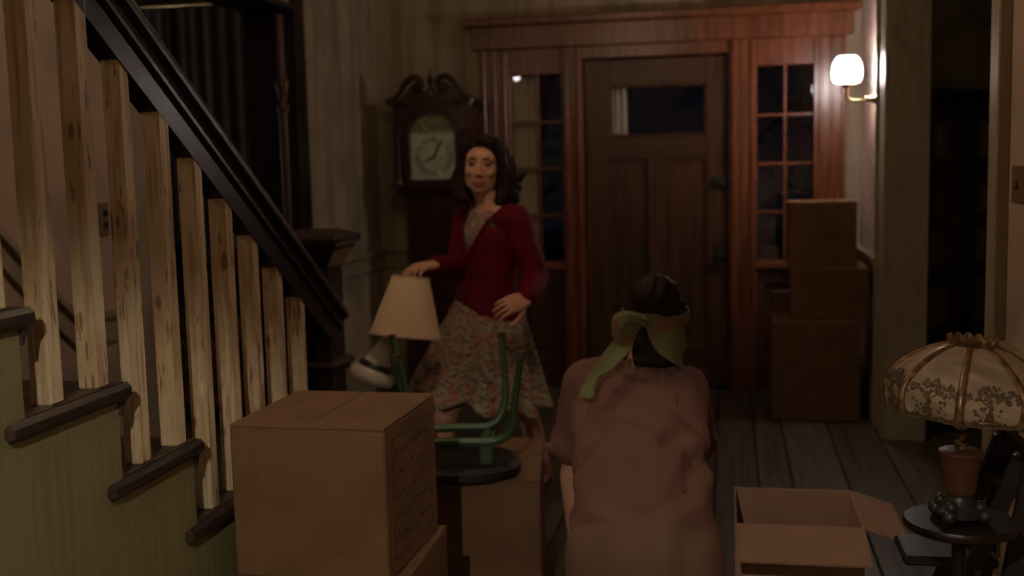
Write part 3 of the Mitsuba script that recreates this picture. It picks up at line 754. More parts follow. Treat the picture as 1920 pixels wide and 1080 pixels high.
def carton(label, c, size, rot, group=None, seam='x', tape=True, m='m_cardboard'):
    """A closed carton: walls, two top flaps with their gap, a strip of tape with its tabs. c: centre of the foot."""
    t = thing('cardboard_box', label, 'box', group)
    w, d, h = size
    W = basis(*np.array([[math.cos(rot), math.sin(rot), 0], [-math.sin(rot), math.cos(rot), 0], [0, 0, 1]]), c)

    def put(name, mesh, mm):
        mesh = mesh.copy()
        mesh.apply_transform(W)
        return add(name, mesh, mm, t)
    put('body', box(-w / 2, w / 2, -d / 2, d / 2, 0, h - 0.006, 0.005), m)
    if seam == 'x':
        put('flap', box(-w / 2, w / 2, -d / 2, -0.0015, h - 0.006, h, 0.002), m)
        put('flap', box(-w / 2, w / 2, 0.0015, d / 2, h - 0.006, h, 0.002), m)
    else:
        put('flap', box(-w / 2, -0.0015, -d / 2, d / 2, h - 0.006, h, 0.002), m)
        put('flap', box(0.0015, w / 2, -d / 2, d / 2, h - 0.006, h, 0.002), m)
    if tape:
        a = (box(-0.026, 0.026, -d / 2 - 0.001, d / 2 + 0.001, h, h + 0.0008), box(-0.026, 0.026, -d / 2 - 0.0012, -d / 2, h - 0.085, h + 0.0008), box(-0.026, 0.026, -d / 2 - 0.0012, -d / 2, 0, 0.04))
        for q in a:
            put('tape', q, 'm_tape')
    return t, put


STACK = 'cardboard boxes stacked by the right window'
carton('large taped cardboard box, lowest of the stack by the right window', (0.462, 6.32, 0.0), (0.455, 0.42, 0.543), -0.01, STACK)
carton('middle cardboard box of the stack by the right window, set off to the right', (0.535, 6.33, 0.546), (0.40, 0.36, 0.275), -0.015, STACK, tape=False)
carton('topmost cardboard box of the stack by the right window', (0.495, 6.34, 0.822), (0.352, 0.34, 0.355), 0.0, STACK, tape=False)

t, put = carton('cardboard box beside the newel post with faint handwriting on its right side', (-0.962, 2.617, 0.45), (0.385, 0.405, 0.37), -0.03, 'boxes piled at the foot of the stairs', seam='y', tape=False)
r2 = np.random.default_rng(4)
ink = []
for row in range(5):
    y = -0.13
    while y < 0.13:
        L = r2.uniform(0.01, 0.03)
        zz = 0.29 - row * 0.052 + r2.uniform(-0.004, 0.004)
        pts = spline([(0.1928, y, zz), (0.1928, y + L * 0.4, zz + r2.uniform(-0.012, 0.014)), (0.1928, y + L, zz + r2.uniform(-0.008, 0.008))], 4)
        ink.append(tube(pts, 0.0013, 4))
        y += L + r2.uniform(0.003, 0.018)
ink.append(tube([(0.1928, -0.15, 0.33), (0.1928, -0.15, 0.04), (0.1928, 0.15, 0.04), (0.1928, 0.15, 0.33), (0.1928, -0.15, 0.33)], 0.001, 4))
pk = put('handwriting', cat(ink), 'm_ink')
say(pk, 'faint rows of handwriting', 'stuff')
carton('cardboard box under the box by the newel post', (-0.955, 2.63, 0.0), (0.42, 0.43, 0.45), 0.02, 'boxes piled at the foot of the stairs', tape=False)
carton('cardboard box under the upturned green chair', (-0.867, 3.61, 0.0), (0.50, 0.56, 0.43), 0.14, None, tape=False)
# open box beside the kneeling woman
t = thing('cardboard_box', 'open cardboard box with spread flaps at the knees of the crouching woman', 'box')
ox, oy, ow, od, oh = 0.185, 3.18, 0.34, 0.34, 0.43
wl = [box(ox - ow / 2, ox + ow / 2, oy - od / 2, oy - od / 2 + 0.006, 0, oh), box(ox - ow / 2, ox + ow / 2, oy + od / 2 - 0.006, oy + od / 2, 0, oh), box(ox - ow / 2, ox - ow / 2 + 0.006, oy - od / 2, oy + od / 2, 0, oh), box(ox + ow / 2 - 0.006, ox + ow / 2, oy - od / 2, oy + od / 2, 0, oh), box(ox - ow / 2, ox + ow / 2, oy - od / 2, oy + od / 2, 0, 0.006)]
add('body', cat(wl), 'm_cardboard_pink', t)
add('flap', turn(box(ox - ow / 2, ox + ow / 2, oy - od / 2 - 0.17, oy - od / 2, oh - 0.003, oh + 0.003), 16, (ox, oy - od / 2, oh), (1, 0, 0)), 'm_cardboard_pink', t)
add('flap', turn(box(ox - ow / 2, ox + ow / 2, oy + od / 2, oy + od / 2 + 0.17, oh - 0.003, oh + 0.003), -35, (ox, oy + od / 2, oh), (1, 0, 0)), 'm_cardboard_pink', t)
add('flap', turn(box(ox + ow / 2, ox + ow / 2 + 0.12, oy - od / 2, oy + od / 2, oh - 0.003, oh + 0.003), 18, (ox + ow / 2, oy, oh), (0, 1, 0)), 'm_cardboard_pink', t)

# ---------------------------------------------------------------- upturned green chair on its box
gc = thing('chair', 'upturned green tubular chair with a black seat lying on a cardboard box', 'chair')
GCM = basis([0.982, 0.189, 0], [-0.189, 0.982, 0], [0, 0, 1], [-0.868, 3.457, 0.0])


def gput(name, m, mm, parent=None, **k_):
    m = m.copy()
    m.apply_transform(GCM)
    return add(name, m, mm, parent or gc, **k_)


seat_poly = Polygon([(0.205 * math.copysign(abs(math.cos(t)) ** 0.75, math.cos(t)), -0.02 + 0.17 * math.copysign(abs(math.sin(t)) ** 0.75, math.sin(t))) for t in np.linspace(0, 2 * math.pi, 48, endpoint=False)])
so, si = np.array(seat_poly.exterior.coords)[:-1], np.array(seat_poly.buffer(-0.02).exterior.coords)[:-1]
gput('seat', tm(M3.hull_points(np.array([[a, b, z] for a, b in si for z in (0.431, 0.476)] + [[a, b, z] for a, b in so for z in (0.441, 0.464)], np.float32))), 'm_blackseat', smooth=35)
# two bent tubes: leg, bar under the seat, leg
for xl, xr, bl, br, yt, yb in ((-0.165, 0.217, -0.135, 0.180, -0.200, -0.120), (-0.219, 0.152, -0.165, 0.150, 0.202, 0.080)):
    zb, zt = 0.553, 0.842
    c = spline([(xl, yt, zt), (bl - 0.012, yb + (yt - yb) * 0.42, zb + 0.13), (bl, yb + (yt - yb) * 0.12, zb + 0.045), (bl + 0.045, yb, zb + 0.003), ((bl + br) / 2, yb, zb), (br - 0.045, yb, zb + 0.003), (br, yb + (yt - yb) * 0.12, zb + 0.045), (br + 0.012, yb + (yt - yb) * 0.42, zb + 0.13), (xr, yt, zt)], 10)
    n = len(c)
    r = np.interp(np.linspace(0, 1, n), [0, 0.25, 0.75, 1], [0.0095, 0.0145, 0.0145, 0.0095])
    h = n // 2
    for cc, rr_, e in ((c[:h + 1], r[:h + 1], c[0]), (c[h:], r[h:], c[-1])):
        kk = gput('leg', tube(cc, rr_, 12), 'm_greenpaint', smooth=50)
        gput('foot', lathe([(0, -0.012), (0.013, -0.012), (0.013, 0.008), (0, 0.010)], e, 12), 'm_rubber', kk, smooth=40)
for xx in (-0.10, 0.10):
    gput('seat_brace', cat(tube([(xx, -0.122, 0.545), (xx, 0.082, 0.545)], 0.010, 8), box(xx - 0.022, xx + 0.022, -0.13, 0.09, 0.477, 0.540, 0.006)), 'm_greenpaint')

# ---------------------------------------------------------------- the table lamp that the standing woman carries
tl = thing('table_lamp', 'white table lamp with a cream cone shade, carried by the woman in red', 'table lamp')
la = np.array([-1.183, 4.081, 1.000])
ld = unit(np.array([-1.203, 4.052, 0.789]) - la)
ls = unit(np.cross([0, -1, 0.0], ld))
lt = np.cross(ld, ls)
A = basis(ls, lt, ld, la)
sh = lathe([(0.070, 0.0), (0.136, 0.226), (0.133, 0.226), (0.067, 0.0)], n=40)
sh.apply_transform(A)
sk = add('shade', sh, 'm_shade', tl, smooth=40)
ri = lathe([(0.068, -0.002), (0.072, -0.002), (0.073, 0.006), (0.069, 0.006)], n=40)
ri2 = lathe([(0.134, 0.222), (0.138, 0.222), (0.138, 0.229), (0.134, 0.229)], n=40)
for q_ in (ri, ri2):
    q_.apply_transform(A)
    add('rim', q_, 'm_shadeinside', sk, smooth=40)
sp = cat(*[tube([[0, 0, 0.012], [0.069 * math.cos(a), 0.069 * math.sin(a), 0.004]], 0.0015, 6) for a in (0.3, 2.4, 4.5)], lathe([(0, 0.0), (0.012, 0.0), (0.012, 0.016), (0, 0.016)], n=16))
sp.apply_transform(A)
add('spider', sp, 'm_brass', tl)
bd = unit(np.array([-1.325, 4.014, 0.639]) - la)
bs2 = unit(np.cross([0, -1, 0.0], bd))
A2 = basis(bs2, np.cross(bd, bs2), bd, la)
stem = lathe([(0, 0.0), (0.008, 0.0), (0.008, 0.20), (0.016, 0.21), (0.016, 0.25), (0.026, 0.275), (0.040, 0.315), (0.052, 0.345), (0.052, 0.352), (0, 0.352)], n=28)
stem.apply_transform(A2)
add('stem', stem, 'm_porcelain', tl, smooth=35)
rb = lathe([(0, 0.352), (0.056, 0.352), (0.066, 0.368), (0.066, 0.374), (0, 0.374)], n=28)
rb.apply_transform(A2)
add('ring', rb, 'm_iron', tl, smooth=35)
ft = lathe([(0, 0.374), (0.070, 0.374), (0.083, 0.390), (0.086, 0.412), (0.080, 0.425), (0, 0.425)], n=28)
ft.apply_transform(A2)
add('foot', ft, 'm_porcelain', tl, smooth=35)

# ---------------------------------------------------------------- people


def hand_parts(wrist, d, n, side, curl=(0.5, 0.6, 0.5), s=1.0, thumb=0.6):
    """Palm, five fingers and thumb as hulls. d: pointing direction, n: the way the palm faces, side: +1 puts the thumb on the n x d side."""
    w, d = np.array(wrist, float), unit(d)
    n = unit(np.array(n, float) - d * (np.array(n, float) @ d))
    e = np.cross(n, d) * side
    P = lambda a, b, c: tuple(w + s * (d * a + e * b + n * c))
    out = [M3.batch_hull([M3.sphere(r * s, 12).translate(P(a, b, c)) for a, b, c, r in ((0, .015, 0, .017), (0, -.015, 0, .017), (.045, .030, 0, .014), (.045, -.030, 0, .013), (.088, .030, 0, .010), (.088, .010, -.003, .0105), (.086, -.012, -.002, .010), (.078, -.032, 0, .009))])]
    for i, (b, L) in enumerate(((.030, .070), (.010, .078), (-.012, .072), (-.031, .056))):
        p = np.array([.085 - (.008 if i == 3 else 0), b, 0.0])
        ang, r = 0.08, .0092
        for k, f in enumerate((0.45, 0.32, 0.23)):
            ang += curl[k] * (1 + 0.08 * i)
            q = p + L * f * np.array([math.cos(ang), 0.0, math.sin(ang)]) + np.array([0, b * 0.06, 0])
            out.append(bone(P(*p), r * s, P(*q), (r - .0009) * s, 10))
            p, r = q, r - .0009
    p = np.array([.022, .026, .004])
    for v, r in (((.026, .026, .010), .0125), ((.030, .012 * thumb + .004, .012), .0105), ((.026, .004, .012 * thumb), .009)):
        q = p + np.array(v)
        out.append(bone(P(*p), r * s, P(*q), (r - .001) * s, 10))
        p = q
    return out


def head_parts(c, R, s=1.0):
    """A head about its centre; R: columns side (its left), front, up."""
    c, R = np.array(c, float), np.array(R, float)
    P = lambda x, y, z: c + R @ (s * np.array([x, y, z]))
    E = lambda x, y, z, a, b, d: ell(P(x, y, z), np.array([a, b, d]) * s, R)
    out = [E(0, -.012, .035, .074, .088, .078), M3.batch_hull([E(0, .028, -.005, .064, .052, .050), E(0, .048, -.088, .024, .022, .020), E(.044, .018, -.056, .018, .024, .024), E(-.044, .018, -.056, .018, .024, .024)]),
           E(0, .052, .040, .056, .030, .040), M3.batch_hull([E(0, .078, .020, .008, .008, .010), E(0, .096, -.022, .010, .0095, .009), E(0, .078, -.030, .015, .010, .008)]),
           E(.013, .086, -.026, .009, .011, .008), E(-.013, .086, -.026, .009, .011, .008), E(.034, .056, -.016, .024, .019, .024), E(-.034, .056, -.016, .024, .019, .024),
           M3.batch_hull([E(.035, .066, .034, .016, .010, .008), E(-.035, .066, .034, .016, .010, .008)]), E(0, .064, -.086, .018, .015, .014), E(0, .072, -.055, .024, .012, .014),
           E(.072, -.008, -.005, .008, .018, .030), E(-.072, -.008, -.005, .008, .018, .030)]
    return out, P, E


def frame(front, up=(0, 0, 1)):
    f = unit(front)
    sd = unit(np.cross(f, up)) * -1
    return np.stack([sd, f, np.cross(sd, f) * (1 if np.cross(sd, f)[2] > 0 else -1)], 1)


# ----- the woman in the red cardigan, striding to the left with a table lamp in her hand
wm = thing('person', 'dark-haired woman in a red cardigan and floral dress striding with a table lamp', 'person')
TF = frame((-0.60, -0.80, 0.0))          # trunk: her left, her front, up
HF0 = frame((0.10, -0.99, -0.02))        # head: turned to the camera
tl_ = math.radians(4)
HF = HF0 @ np.array([[math.cos(tl_), 0, math.sin(tl_)], [0, 1, 0], [-math.sin(tl_), 0, math.cos(tl_)]])
hc = np.array([-0.976, 4.44, 1.405])
nk, ch, ws_, hp = np.array([-0.958, 4.465, 1.262]), np.array([-0.950, 4.455, 1.10]), np.array([-0.960, 4.445, 0.945]), np.array([-0.968, 4.435, 0.79])
rs, lsd = np.array([-1.060, 4.53, 1.185]), np.array([-0.835, 4.385, 1.195])
re, rw, rh = np.array([-1.085, 4.44, 0.995]), np.array([-1.120, 4.185, 1.034]), np.array([-1.17, 4.1, 1.01])
le, lw_ = np.array([-0.752, 4.375, 0.965]), np.array([-0.765, 4.215, 0.895])
lh_, lk, la_ = np.array([-0.885, 4.44, 0.74]), np.array([-0.825, 4.455, 0.42]), np.array([-0.785, 4.66, 0.105])
rh_, rk, ra = np.array([-1.02, 4.40, 0.74]), np.array([-1.085, 4.16, 0.44]), np.array([-1.17, 4.17, 0.085])
hd, HP, HE = head_parts(hc, HF)
sk_ = hd + chain([(hc + HF @ np.array([0, -.015, -.06]), .052), (nk, .050), (nk + [0, .005, -.05], .060)])
sk_ += hulls([ell(nk + [0, .005, -.05], (.06, .05, .03), TF), ell(ch + [0, 0, .05], (.115, .075, .06), TF), ell(ws_, (.10, .072, .06), TF), ell(hp, (.125, .09, .06), TF), ell(hp - [0, 0, .08], (.12, .09, .05), TF)])
sk_ += chain([(nk - [0, 0, .05], .05), (rs, .042), (re, .033), (rw, .021)]) + chain([(nk - [0, 0, .05], .05), (lsd, .042), (le, .033), (lw_, .021)])
sk_ += chain([(lh_, .072), (lk, .047), ((lk * .62 + la_ * .38) + [0.0, .012, 0], .047), (la_, .031)]) + chain([(rh_, .072), (rk, .047), ((rk * .62 + ra * .38) + [0, .012, 0], .047), (ra, .031)])
for an, toe in ((la_, unit([-0.25, -0.9, -0.35])), (ra, unit([-0.35, -0.93, -0.12]))):
    sk_ += [M3.batch_hull([M3.sphere(.028, 12).translate(tuple(an + [0, .01, -.045])), M3.sphere(.030, 12).translate(tuple(an + toe * .07 + [0, 0, -.015])), M3.sphere(.018, 12).translate(tuple(an + toe * .17 + [0, 0, -.035]))]), bone(an, .031, an + [0, .01, -.045], .027)]
sk_ += hand_parts(rw, unit([-0.50, -0.80, -0.02]), (-0.10, 0.1, -1.0), 1, (0.28, 0.55, 0.4), 0.92)
sk_ += hand_parts(lw_, unit([-0.62, -0.60, -0.16]), (-0.5, 0.55, -0.6), -1, (0.30, 0.35, 0.3), 0.95, 1.0)
add('body', soften(union(sk_), 0.009, 9), 'm_skin', wm, smooth=True)
eyes = []
for s in (1, -1):
    add('eye', soften(HE(s * .031, .0665, .013, .0140, .014, .0070), None, 0), 'm_eye', wm, smooth=True)
    add('eyebrow', tube([HP(s * .012, .080, .033), HP(s * .030, .080, .040), HP(s * .050, .066, .034)], [.0035, .0042, .002], 8), 'm_brow', wm, smooth=True)
add('lips', cat(tube([HP(-.025, .074, -.060), HP(-.010, .084, -.0545), HP(0, .086, -.056), HP(.010, .084, -.0545), HP(.025, .074, -.060)], [.0015, .0040, .004, .0040, .0015], 8), tube([HP(-.024, .074, -.064), HP(0, .085, -.070), HP(.024, .074, -.064)], [.0015, .0052, .0015], 8)), 'm_lips', wm, smooth=True)
# hair: cap, side waves, a lock flicked out to her left
hp_ = [HE(0, -.022, .047, .082, .092, .082), M3.batch_hull([HE(0, -.06, .0, .080, .045, .07), HE(.0, -.075, -.10, .085, .040, .045)])]
cap = union(hp_) - M3.batch_hull([HE(-.006, .12, -.015, .064, .06, .115), HE(-.006, .05, -.015, .062, .03, .098)])
W_ = lambda pts: chain([(HP(a, b, c_), r) for a, b, c_, r in pts], 14)
waves = W_([(-.055, .025, .088, .028), (-.078, .012, .04, .020), (-.084, .006, -.03, .022), (-.084, .008, -.09, .030), (-.066, .026, -.125, .028)])
waves += W_([(-.065, -.02, .04, .040), (-.085, -.03, -.05, .040), (-.078, -.02, -.12, .036)])
waves += W_([(.0, .055, .115, .022), (.045, .040, .098, .028), (.080, .016, .040, .026), (.096, .006, -.03, .030), (.098, .0, -.085, .036), (.085, .015, -.125, .03)])
waves += W_([(.06, -.03, .06, .045), (.10, -.03, -.01, .046), (.125, -.02, -.06, .040), (.115, -.02, -.12, .036)])
waves += W_([(.095, -.01, -.02, .034), (.135, -.005, -.035, .026), (.160, .0, -.030, .014), (.178, .005, -.018, .006)])
waves += W_([(.10, -.01, -.07, .036), (.140, .0, -.10, .022), (.155, .01, -.125, .010)])
hairm = soften(union([cap] + waves), 0.012, 6, lambda v: 0.0035 * np.sin((v[:, 0] * 260 + 18 * meshkit.noise(v * 14)) + v[:, 2] * 30))
add('hair', hairm, 'm_hair', wm, smooth=True)


def uv_around(m, o, k=0.16):
    v = np.array(m.vertices) - o
    return np.stack([np.arctan2(v[:, 0], -v[:, 1]) * k, v[:, 2]], 1)


# dress: bodice and flared skirt
bod = union(hulls([ell(nk + TF @ np.array([0, .0, -.045]), (.105, .055, .030), TF), ell(ch + TF @ np.array([0, .016, .03]), (.132, .094, .07), TF), ell(ws_, (.108, .080, .06), TF), ell(hp, (.135, .098, .06), TF)]))
bod = bod - M3.batch_hull([ell(nk + TF @ np.array([0, .06, .035]), (.058, .06, .03), TF), ell(ch + TF @ np.array([0, .13, .088]), (.016, .06, .02), TF)])
bod = soften(bod, 0.014, 5)
add('bodice', bod, 'm_dress', wm, smooth=True, uv=uv_around(bod, ws_))
nA, nH = 150, 30
G = []
hemc = np.array([-0.985, 4.30, 0.497])
for i in range(nH):
    t = i / (nH - 1)
    row = []
    c = (1 - t) * np.array([ws_[0] - .002, ws_[1], 0.90]) + t * hemc
    for j in range(nA):
        a = 2 * math.pi * j / nA
        rx = 0.112 + (0.262 - 0.112) * (t ** 0.80)
        ry = 0.090 + (0.240 - 0.090) * (t ** 0.85)
        pl = (0.030 * math.sin(9 * a + 0.6) + 0.018 * math.sin(14 * a + 1.7) + 0.012 * math.sin(5 * a)) * t ** 1.1
        k = 1 + pl / 0.25 * 1.0
        z = c[2] + 0.045 * t * math.cos(a - math.pi) - 0.015 * t * math.sin(9 * a)
        row.append([c[0] + rx * k * math.cos(a), c[1] + ry * k * math.sin(a), z])
    row.append(row[0])
    G.append(row)
G = np.array(G)
skm = slab(G, 0.004)
uvs = np.stack([np.tile(np.linspace(0, 1.35, nA + 1), nH), np.repeat(np.linspace(0, 0.47, nH), nA + 1)], 1)
add('skirt', skm, 'm_dress', wm, smooth=True, uv=np.vstack([uvs, uvs]))
# cardigan with its V neck
cg = hulls([ell(nk + TF @ np.array([0, -.005, -.035]), (.085, .062, .030), TF), ell(nk + TF @ np.array([0, -.004, -.075]), (.142, .078, .035), TF), ell(ch + TF @ np.array([0, .014, .015]), (.148, .108, .07), TF), ell(ws_ + TF @ np.array([0, .008, .01]), (.138, .104, .06), TF), ell(hp + TF @ np.array([0, .008, .02]), (.168, .130, .05), TF), ell(hp + TF @ np.array([0, .008, -.02]), (.166, .128, .03), TF)])
cg += chain([(rs + [0.02, 0, 0], .062), (rs, .062), (re, .052), (re * .3 + rw * .7, .040)]) + chain([(lsd - [0.02, 0, 0], .064), (lsd, .064), (le, .055), (le * .15 + lw_ * .85, .043)])
cg = union(cg)
vn = M3.hull_points(np.array([np.array(p) for q_ in ((.125, .02, .19), (-.125, .02, .19), (.0, .02, -.060)) for p in (ch + TF @ np.array([q_[0], -.02, q_[2]]), ch + TF @ np.array([q_[0] * 1.25, .40, q_[2] - .0]))], np.float32))
vn = vn.trim_by_plane(tuple(TF[:, 1]), float(TF[:, 1] @ (ch + TF @ np.array([0, .0, 0]))))
cg = cg - vn
neckhole = ell(nk + [0, 0, .03], (.062, .060, .06), TF)
cg = cg - neckhole


def folds(v):
    a = v[:, 2] * 42 + v[:, 0] * 18 + 5 * meshkit.noise(v * 9)
    return 0.0035 * np.sin(a) * meshkit.noise(v * 6 + 3) + 0.005 * (meshkit.fbm(v * 22, 2) - 0.5)


cgm = soften(cg, 0.012, 5, folds)
ckey = add('cardigan', cgm, 'm_cardigan', wm, smooth=True)
add('hem_band', soften(union(hulls([ell(hp + TF @ np.array([0, .008, -.018]), (.170, .132, .020), TF), ell(hp + TF @ np.array([0, .008, -.048]), (.164, .126, .014), TF)])), 0.014, 3, lambda v: 0.0012 * np.sin(np.arctan2(v[:, 0] - hp[0], v[:, 1] - hp[1]) * 60)), 'm_cardigan', ckey, smooth=True)
for e0, w0 in ((re, rw), (le, lw_)):
    d_ = unit(w0 - e0)
    add('cuff', soften(bone(w0 - d_ * .055, .041, w0 - d_ * .022, .036), 0.010, 2), 'm_cardigan', ckey, smooth=True)
for s in (-1, 1):
    pts = [ch + TF @ np.array([s * .112, .010, .150]), ch + TF @ np.array([s * .080, .082, .09]), ch + TF @ np.array([s * .040, .116, .010]), ch + TF @ np.array([s * .004, .124, -.060])]
    if s == 1:
        pts += [ws_ + TF @ np.array([0.004, .113, 0.03]), hp + TF @ np.array([0.004, .128, 0.03]), hp + TF @ np.array([0.004, .126, -.05])]
    add('front_band', tube(spline(pts, 8), 0.0085, 8), 'm_cardigan', ckey, smooth=True)
for an, toe in ((la_, unit([-0.25, -0.9, -0.35])), (ra, unit([-0.35, -0.93, -0.12]))):
    sh_ = M3.batch_hull([M3.sphere(.033, 14).translate(tuple(an + [0, .012, -.052])), M3.sphere(.033, 14).translate(tuple(an + toe * .09 + [0, 0, -.035])), M3.sphere(.022, 14).translate(tuple(an + toe * .18 + [0, 0, -.040]))])
    cut = M3.batch_hull([M3.sphere(.026, 12).translate(tuple(an + [0, .012, -.012])), M3.sphere(.028, 12).translate(tuple(an + toe * .085 + [0, 0, .018]))])
    hk = an + [0, .030, -.06]
    heel = bone(hk, .016, [hk[0], hk[1] + .008, max(0.008, an[2] - .098)], .008)
    add('shoe', soften(union([sh_ - cut, heel]), 0.012, 3), 'm_iron', wm, smooth=True)

# ----- the woman on her knees, seen from behind
kw = thing('person', 'woman on her knees seen from behind, mauve blouse, green scarf tied round dark hair', 'person')
KF = frame((-0.03, 0.93, 0.36))
kh = np.array([-0.212, 3.295, 0.930])
kHF = frame((0.02, 0.98, -0.22))
hd, HP, HE = head_parts(kh, kHF)
ksl, ksr = np.array([-0.402, 3.235, 0.760]), np.array([-0.138, 3.285, 0.735])
kel, kwl = np.array([-0.475, 3.33, 0.455]), np.array([-0.470, 3.40, 0.185])
ker, kwr = np.array([-0.105, 3.41, 0.47]), np.array([-0.12, 3.52, 0.185])
kn_, kc, kwst, khp = np.array([-0.240, 3.265, 0.825]), np.array([-0.255, 3.14, 0.680]), np.array([-0.235, 2.965, 0.565]), np.array([-0.215, 2.80, 0.465])
sk_ = hd + chain([(kh + [0, -.01, -.05], .054), (kn_, .056)])
sk_ += hulls([ell(kn_ - [0, .01, .03], (.07, .06, .05)), ell(kc, (.145, .09, .08)), ell(kwst, (.125, .085, .085)), ell(khp, (.135, .09, .09))])
sk_ += chain([(kc + [0, .05, .02], .07), (ksl, .046), (kel, .037), (kwl, .024)]) + chain([(kc + [0, .05, .02], .07), (ksr, .046), (ker, .037), (kwr, .024)])
for s in (-1, 1):
    h0, k0, f0 = khp + [s * .08, 0, -.02], khp + [s * .10, .10, -.395], khp + [s * .09, -.27, -.405]
    sk_ += chain([(h0, .078), (k0, .054), ((k0 * .65 + f0 * .35) + [0, 0, .01], .050), (f0, .034)])
    sk_ += [M3.batch_hull([M3.sphere(.032, 12).translate(tuple(f0)), M3.sphere(.024, 12).translate(tuple(f0 + [0, -.16, -.02]))])]
sk_ += hand_parts(kwl, unit([0.0, 0.62, -0.62]), (0, -0.6, -0.75), 1, (0.15, 0.15, 0.1), 0.95) + hand_parts(kwr, unit([0.0, 0.62, -0.62]), (0, -0.6, -0.75), -1, (0.15, 0.15, 0.1), 0.95)
add('body', soften(union(sk_), 0.012, 5), 'm_skin', kw, smooth=True)
hm = [HE(0, -.020, .045, .088, .098, .088), M3.batch_hull([HE(0, -.05, .02, .084, .062, .08), HE(0, -.058, -.075, .062, .050, .05)]), M3.batch_hull([HE(0.0, -.045, .095, .072, .072, .055), HE(0.0, -.075, .07, .064, .05, .05)])]
hm += chain([(HP(a, -.09, -.055), .020) for a in (-.045, 0.0, .045)]) + chain([(HP(a, -.082, -.105), .018) for a in (-.04, .04)])
hm = union(hm) - M3.batch_hull([HE(0, .12, -.02, .058, .06, .115), HE(0, .06, -.02, .054, .03, .095)])
add('hair', soften(hm, 0.011, 5, lambda v: 0.003 * np.sin(v[:, 0] * 300 + 16 * meshkit.noise(v * 14) + v[:, 2] * 40)), 'm_hair', kw, smooth=True)
# blouse
bl = hulls([ell(kn_ - [0, .005, .012], (.066, .060, .026)), ell(kn_ - [.02, .025, .065], (.165, .090, .075)), ell(kc + [0, .03, .02], (.198, .120, .115)), ell(kwst, (.180, .118, .112)), ell(khp + [0, .03, .01], (.192, .135, .125))])
bl += chain([(kn_ + [-.05, -.02, -.06], .075), (ksl, .084), (ksl * .48 + kel * .52 + [-.010, 0, 0], .072), (ksl * .40 + kel * .60 + [-.012, 0, 0], .077)])
bl += chain([(kn_ + [.04, -.02, -.06], .075), (ksr, .084), (ksr * .48 + ker * .52 + [.012, 0, 0], .070), (ksr * .38 + ker * .62 + [.012, 0, 0], .074)])
bl += [bone(ksl * .36 + kel * .64 + [-.06, -.03, -.005], .022, ksl * .36 + kel * .64 + [-.095, -.04, .008], .006)]
bl = union(bl)


def gathers(v):
    d = np.linalg.norm(v - kn_, axis=1)
    near = np.exp(-(d / 0.13) ** 2)
    a = np.arctan2(v[:, 0] - kn_[0], -(v[:, 2] - kn_[2] - 0.10))
    g = 0.011 * near * np.sin(a * 26 + 4 * meshkit.noise(v * 10))
    low = np.clip((3.12 - v[:, 1]) / 0.15, 0, 1)
    s = v[:, 2] * 62 - np.abs(v[:, 0] + 0.22) * 30 + 6 * meshkit.noise(v * 6.5)
    k = v[:, 1] * 34 + (v[:, 0] + 0.2) * 14 * np.sign(v[:, 0] + 0.3) + 5 * meshkit.noise(v * 4.5 + 2)
    mid = np.exp(-((v[:, 1] - 3.03) / 0.13) ** 2)
    return g + 0.010 * low * np.sin(s) * (0.3 + meshkit.noise(v * 5 + 9)) + 0.022 * mid * (np.abs(np.sin(k)) - 0.6) * (0.35 + meshkit.noise(v * 4)) + 0.008 * (meshkit.fbm(v * 13, 3) - 0.5)


blm = soften(bl, 0.011, 6, gathers)
add('blouse', blm, 'm_blouse', kw, smooth=True)
skt = hulls([ell(kwst * .45 + khp * .55 + [0, 0, -.012], (.176, .118, .110)), ell(khp + [0, .02, -.005], (.184, .128, .118)), ell(khp - [0, .015, .04], (.196, .142, .125)), ell(khp - [0, .0, .20], (.205, .15, .13)), ell(khp + [0, .02, -.37], (.215, .17, .075))])
add('skirt', soften(union(skt), 0.016, 5, lambda v: 0.007 * np.sin(v[:, 0] * 46 + 5 * meshkit.noise(v * 7))), 'm_skirt', kw, smooth=True)
# scarf: band round the head, knot, loop, two hanging ends
ring_pts = []
for a in np.linspace(0, 2 * math.pi, 40, endpoint=False):
    c_ = kh + np.array([.100 * math.sin(a), -.012 - .106 * math.cos(a), .036 - .010 * math.cos(a)])
    ring_pts.append([c_ + [0, 0, -.015], c_ * 1.0 + [-.003 * math.sin(a), .003 * math.cos(a), .015]])
ring_pts.append(ring_pts[0])
g = np.array([[p + (q - p) * t for t in np.linspace(0, 1, 6)] for p, q in ring_pts])
skey = add('scarf', slab(g, 0.004), 'm_scarf', kw, smooth=True)
add('knot', soften(union([ell((-0.240, 3.158, 0.966), (.021, .018, .016)), ell((-0.252, 3.160, 0.974), (.016, .016, .014))]), 0.006, 3, lambda v: 0.003 * np.sin(v[:, 2] * 420 + v[:, 0] * 150)), 'm_scarf', skey, smooth=True)
drape = [((-0.241, 3.163, 0.982), (-0.227, 3.152, 0.951)), ((-0.213, 3.160, 0.985), (-0.218, 3.14, 0.917)), ((-0.169, 3.170, 0.973), (-0.194, 3.13, 0.879)), ((-0.13, 3.202, 0.946), (-0.154, 3.145, 0.848)), ((-0.119, 3.257, 0.875), (-0.124, 3.209, 0.818))]
tail = [((-0.285, 3.151, 0.964), (-0.244, 3.149, 0.950)), ((-0.317, 3.132, 0.919), (-0.26, 3.133, 0.919)), ((-0.346, 3.102, 0.881), (-0.271, 3.106, 0.89)), ((-0.373, 3.061, 0.842), (-0.314, 3.062, 0.846)), ((-0.398, 3.031, 0.8), (-0.352, 3.032, 0.828)), ((-0.406, 3.017, 0.776), (-0.365, 3.003, 0.773))]
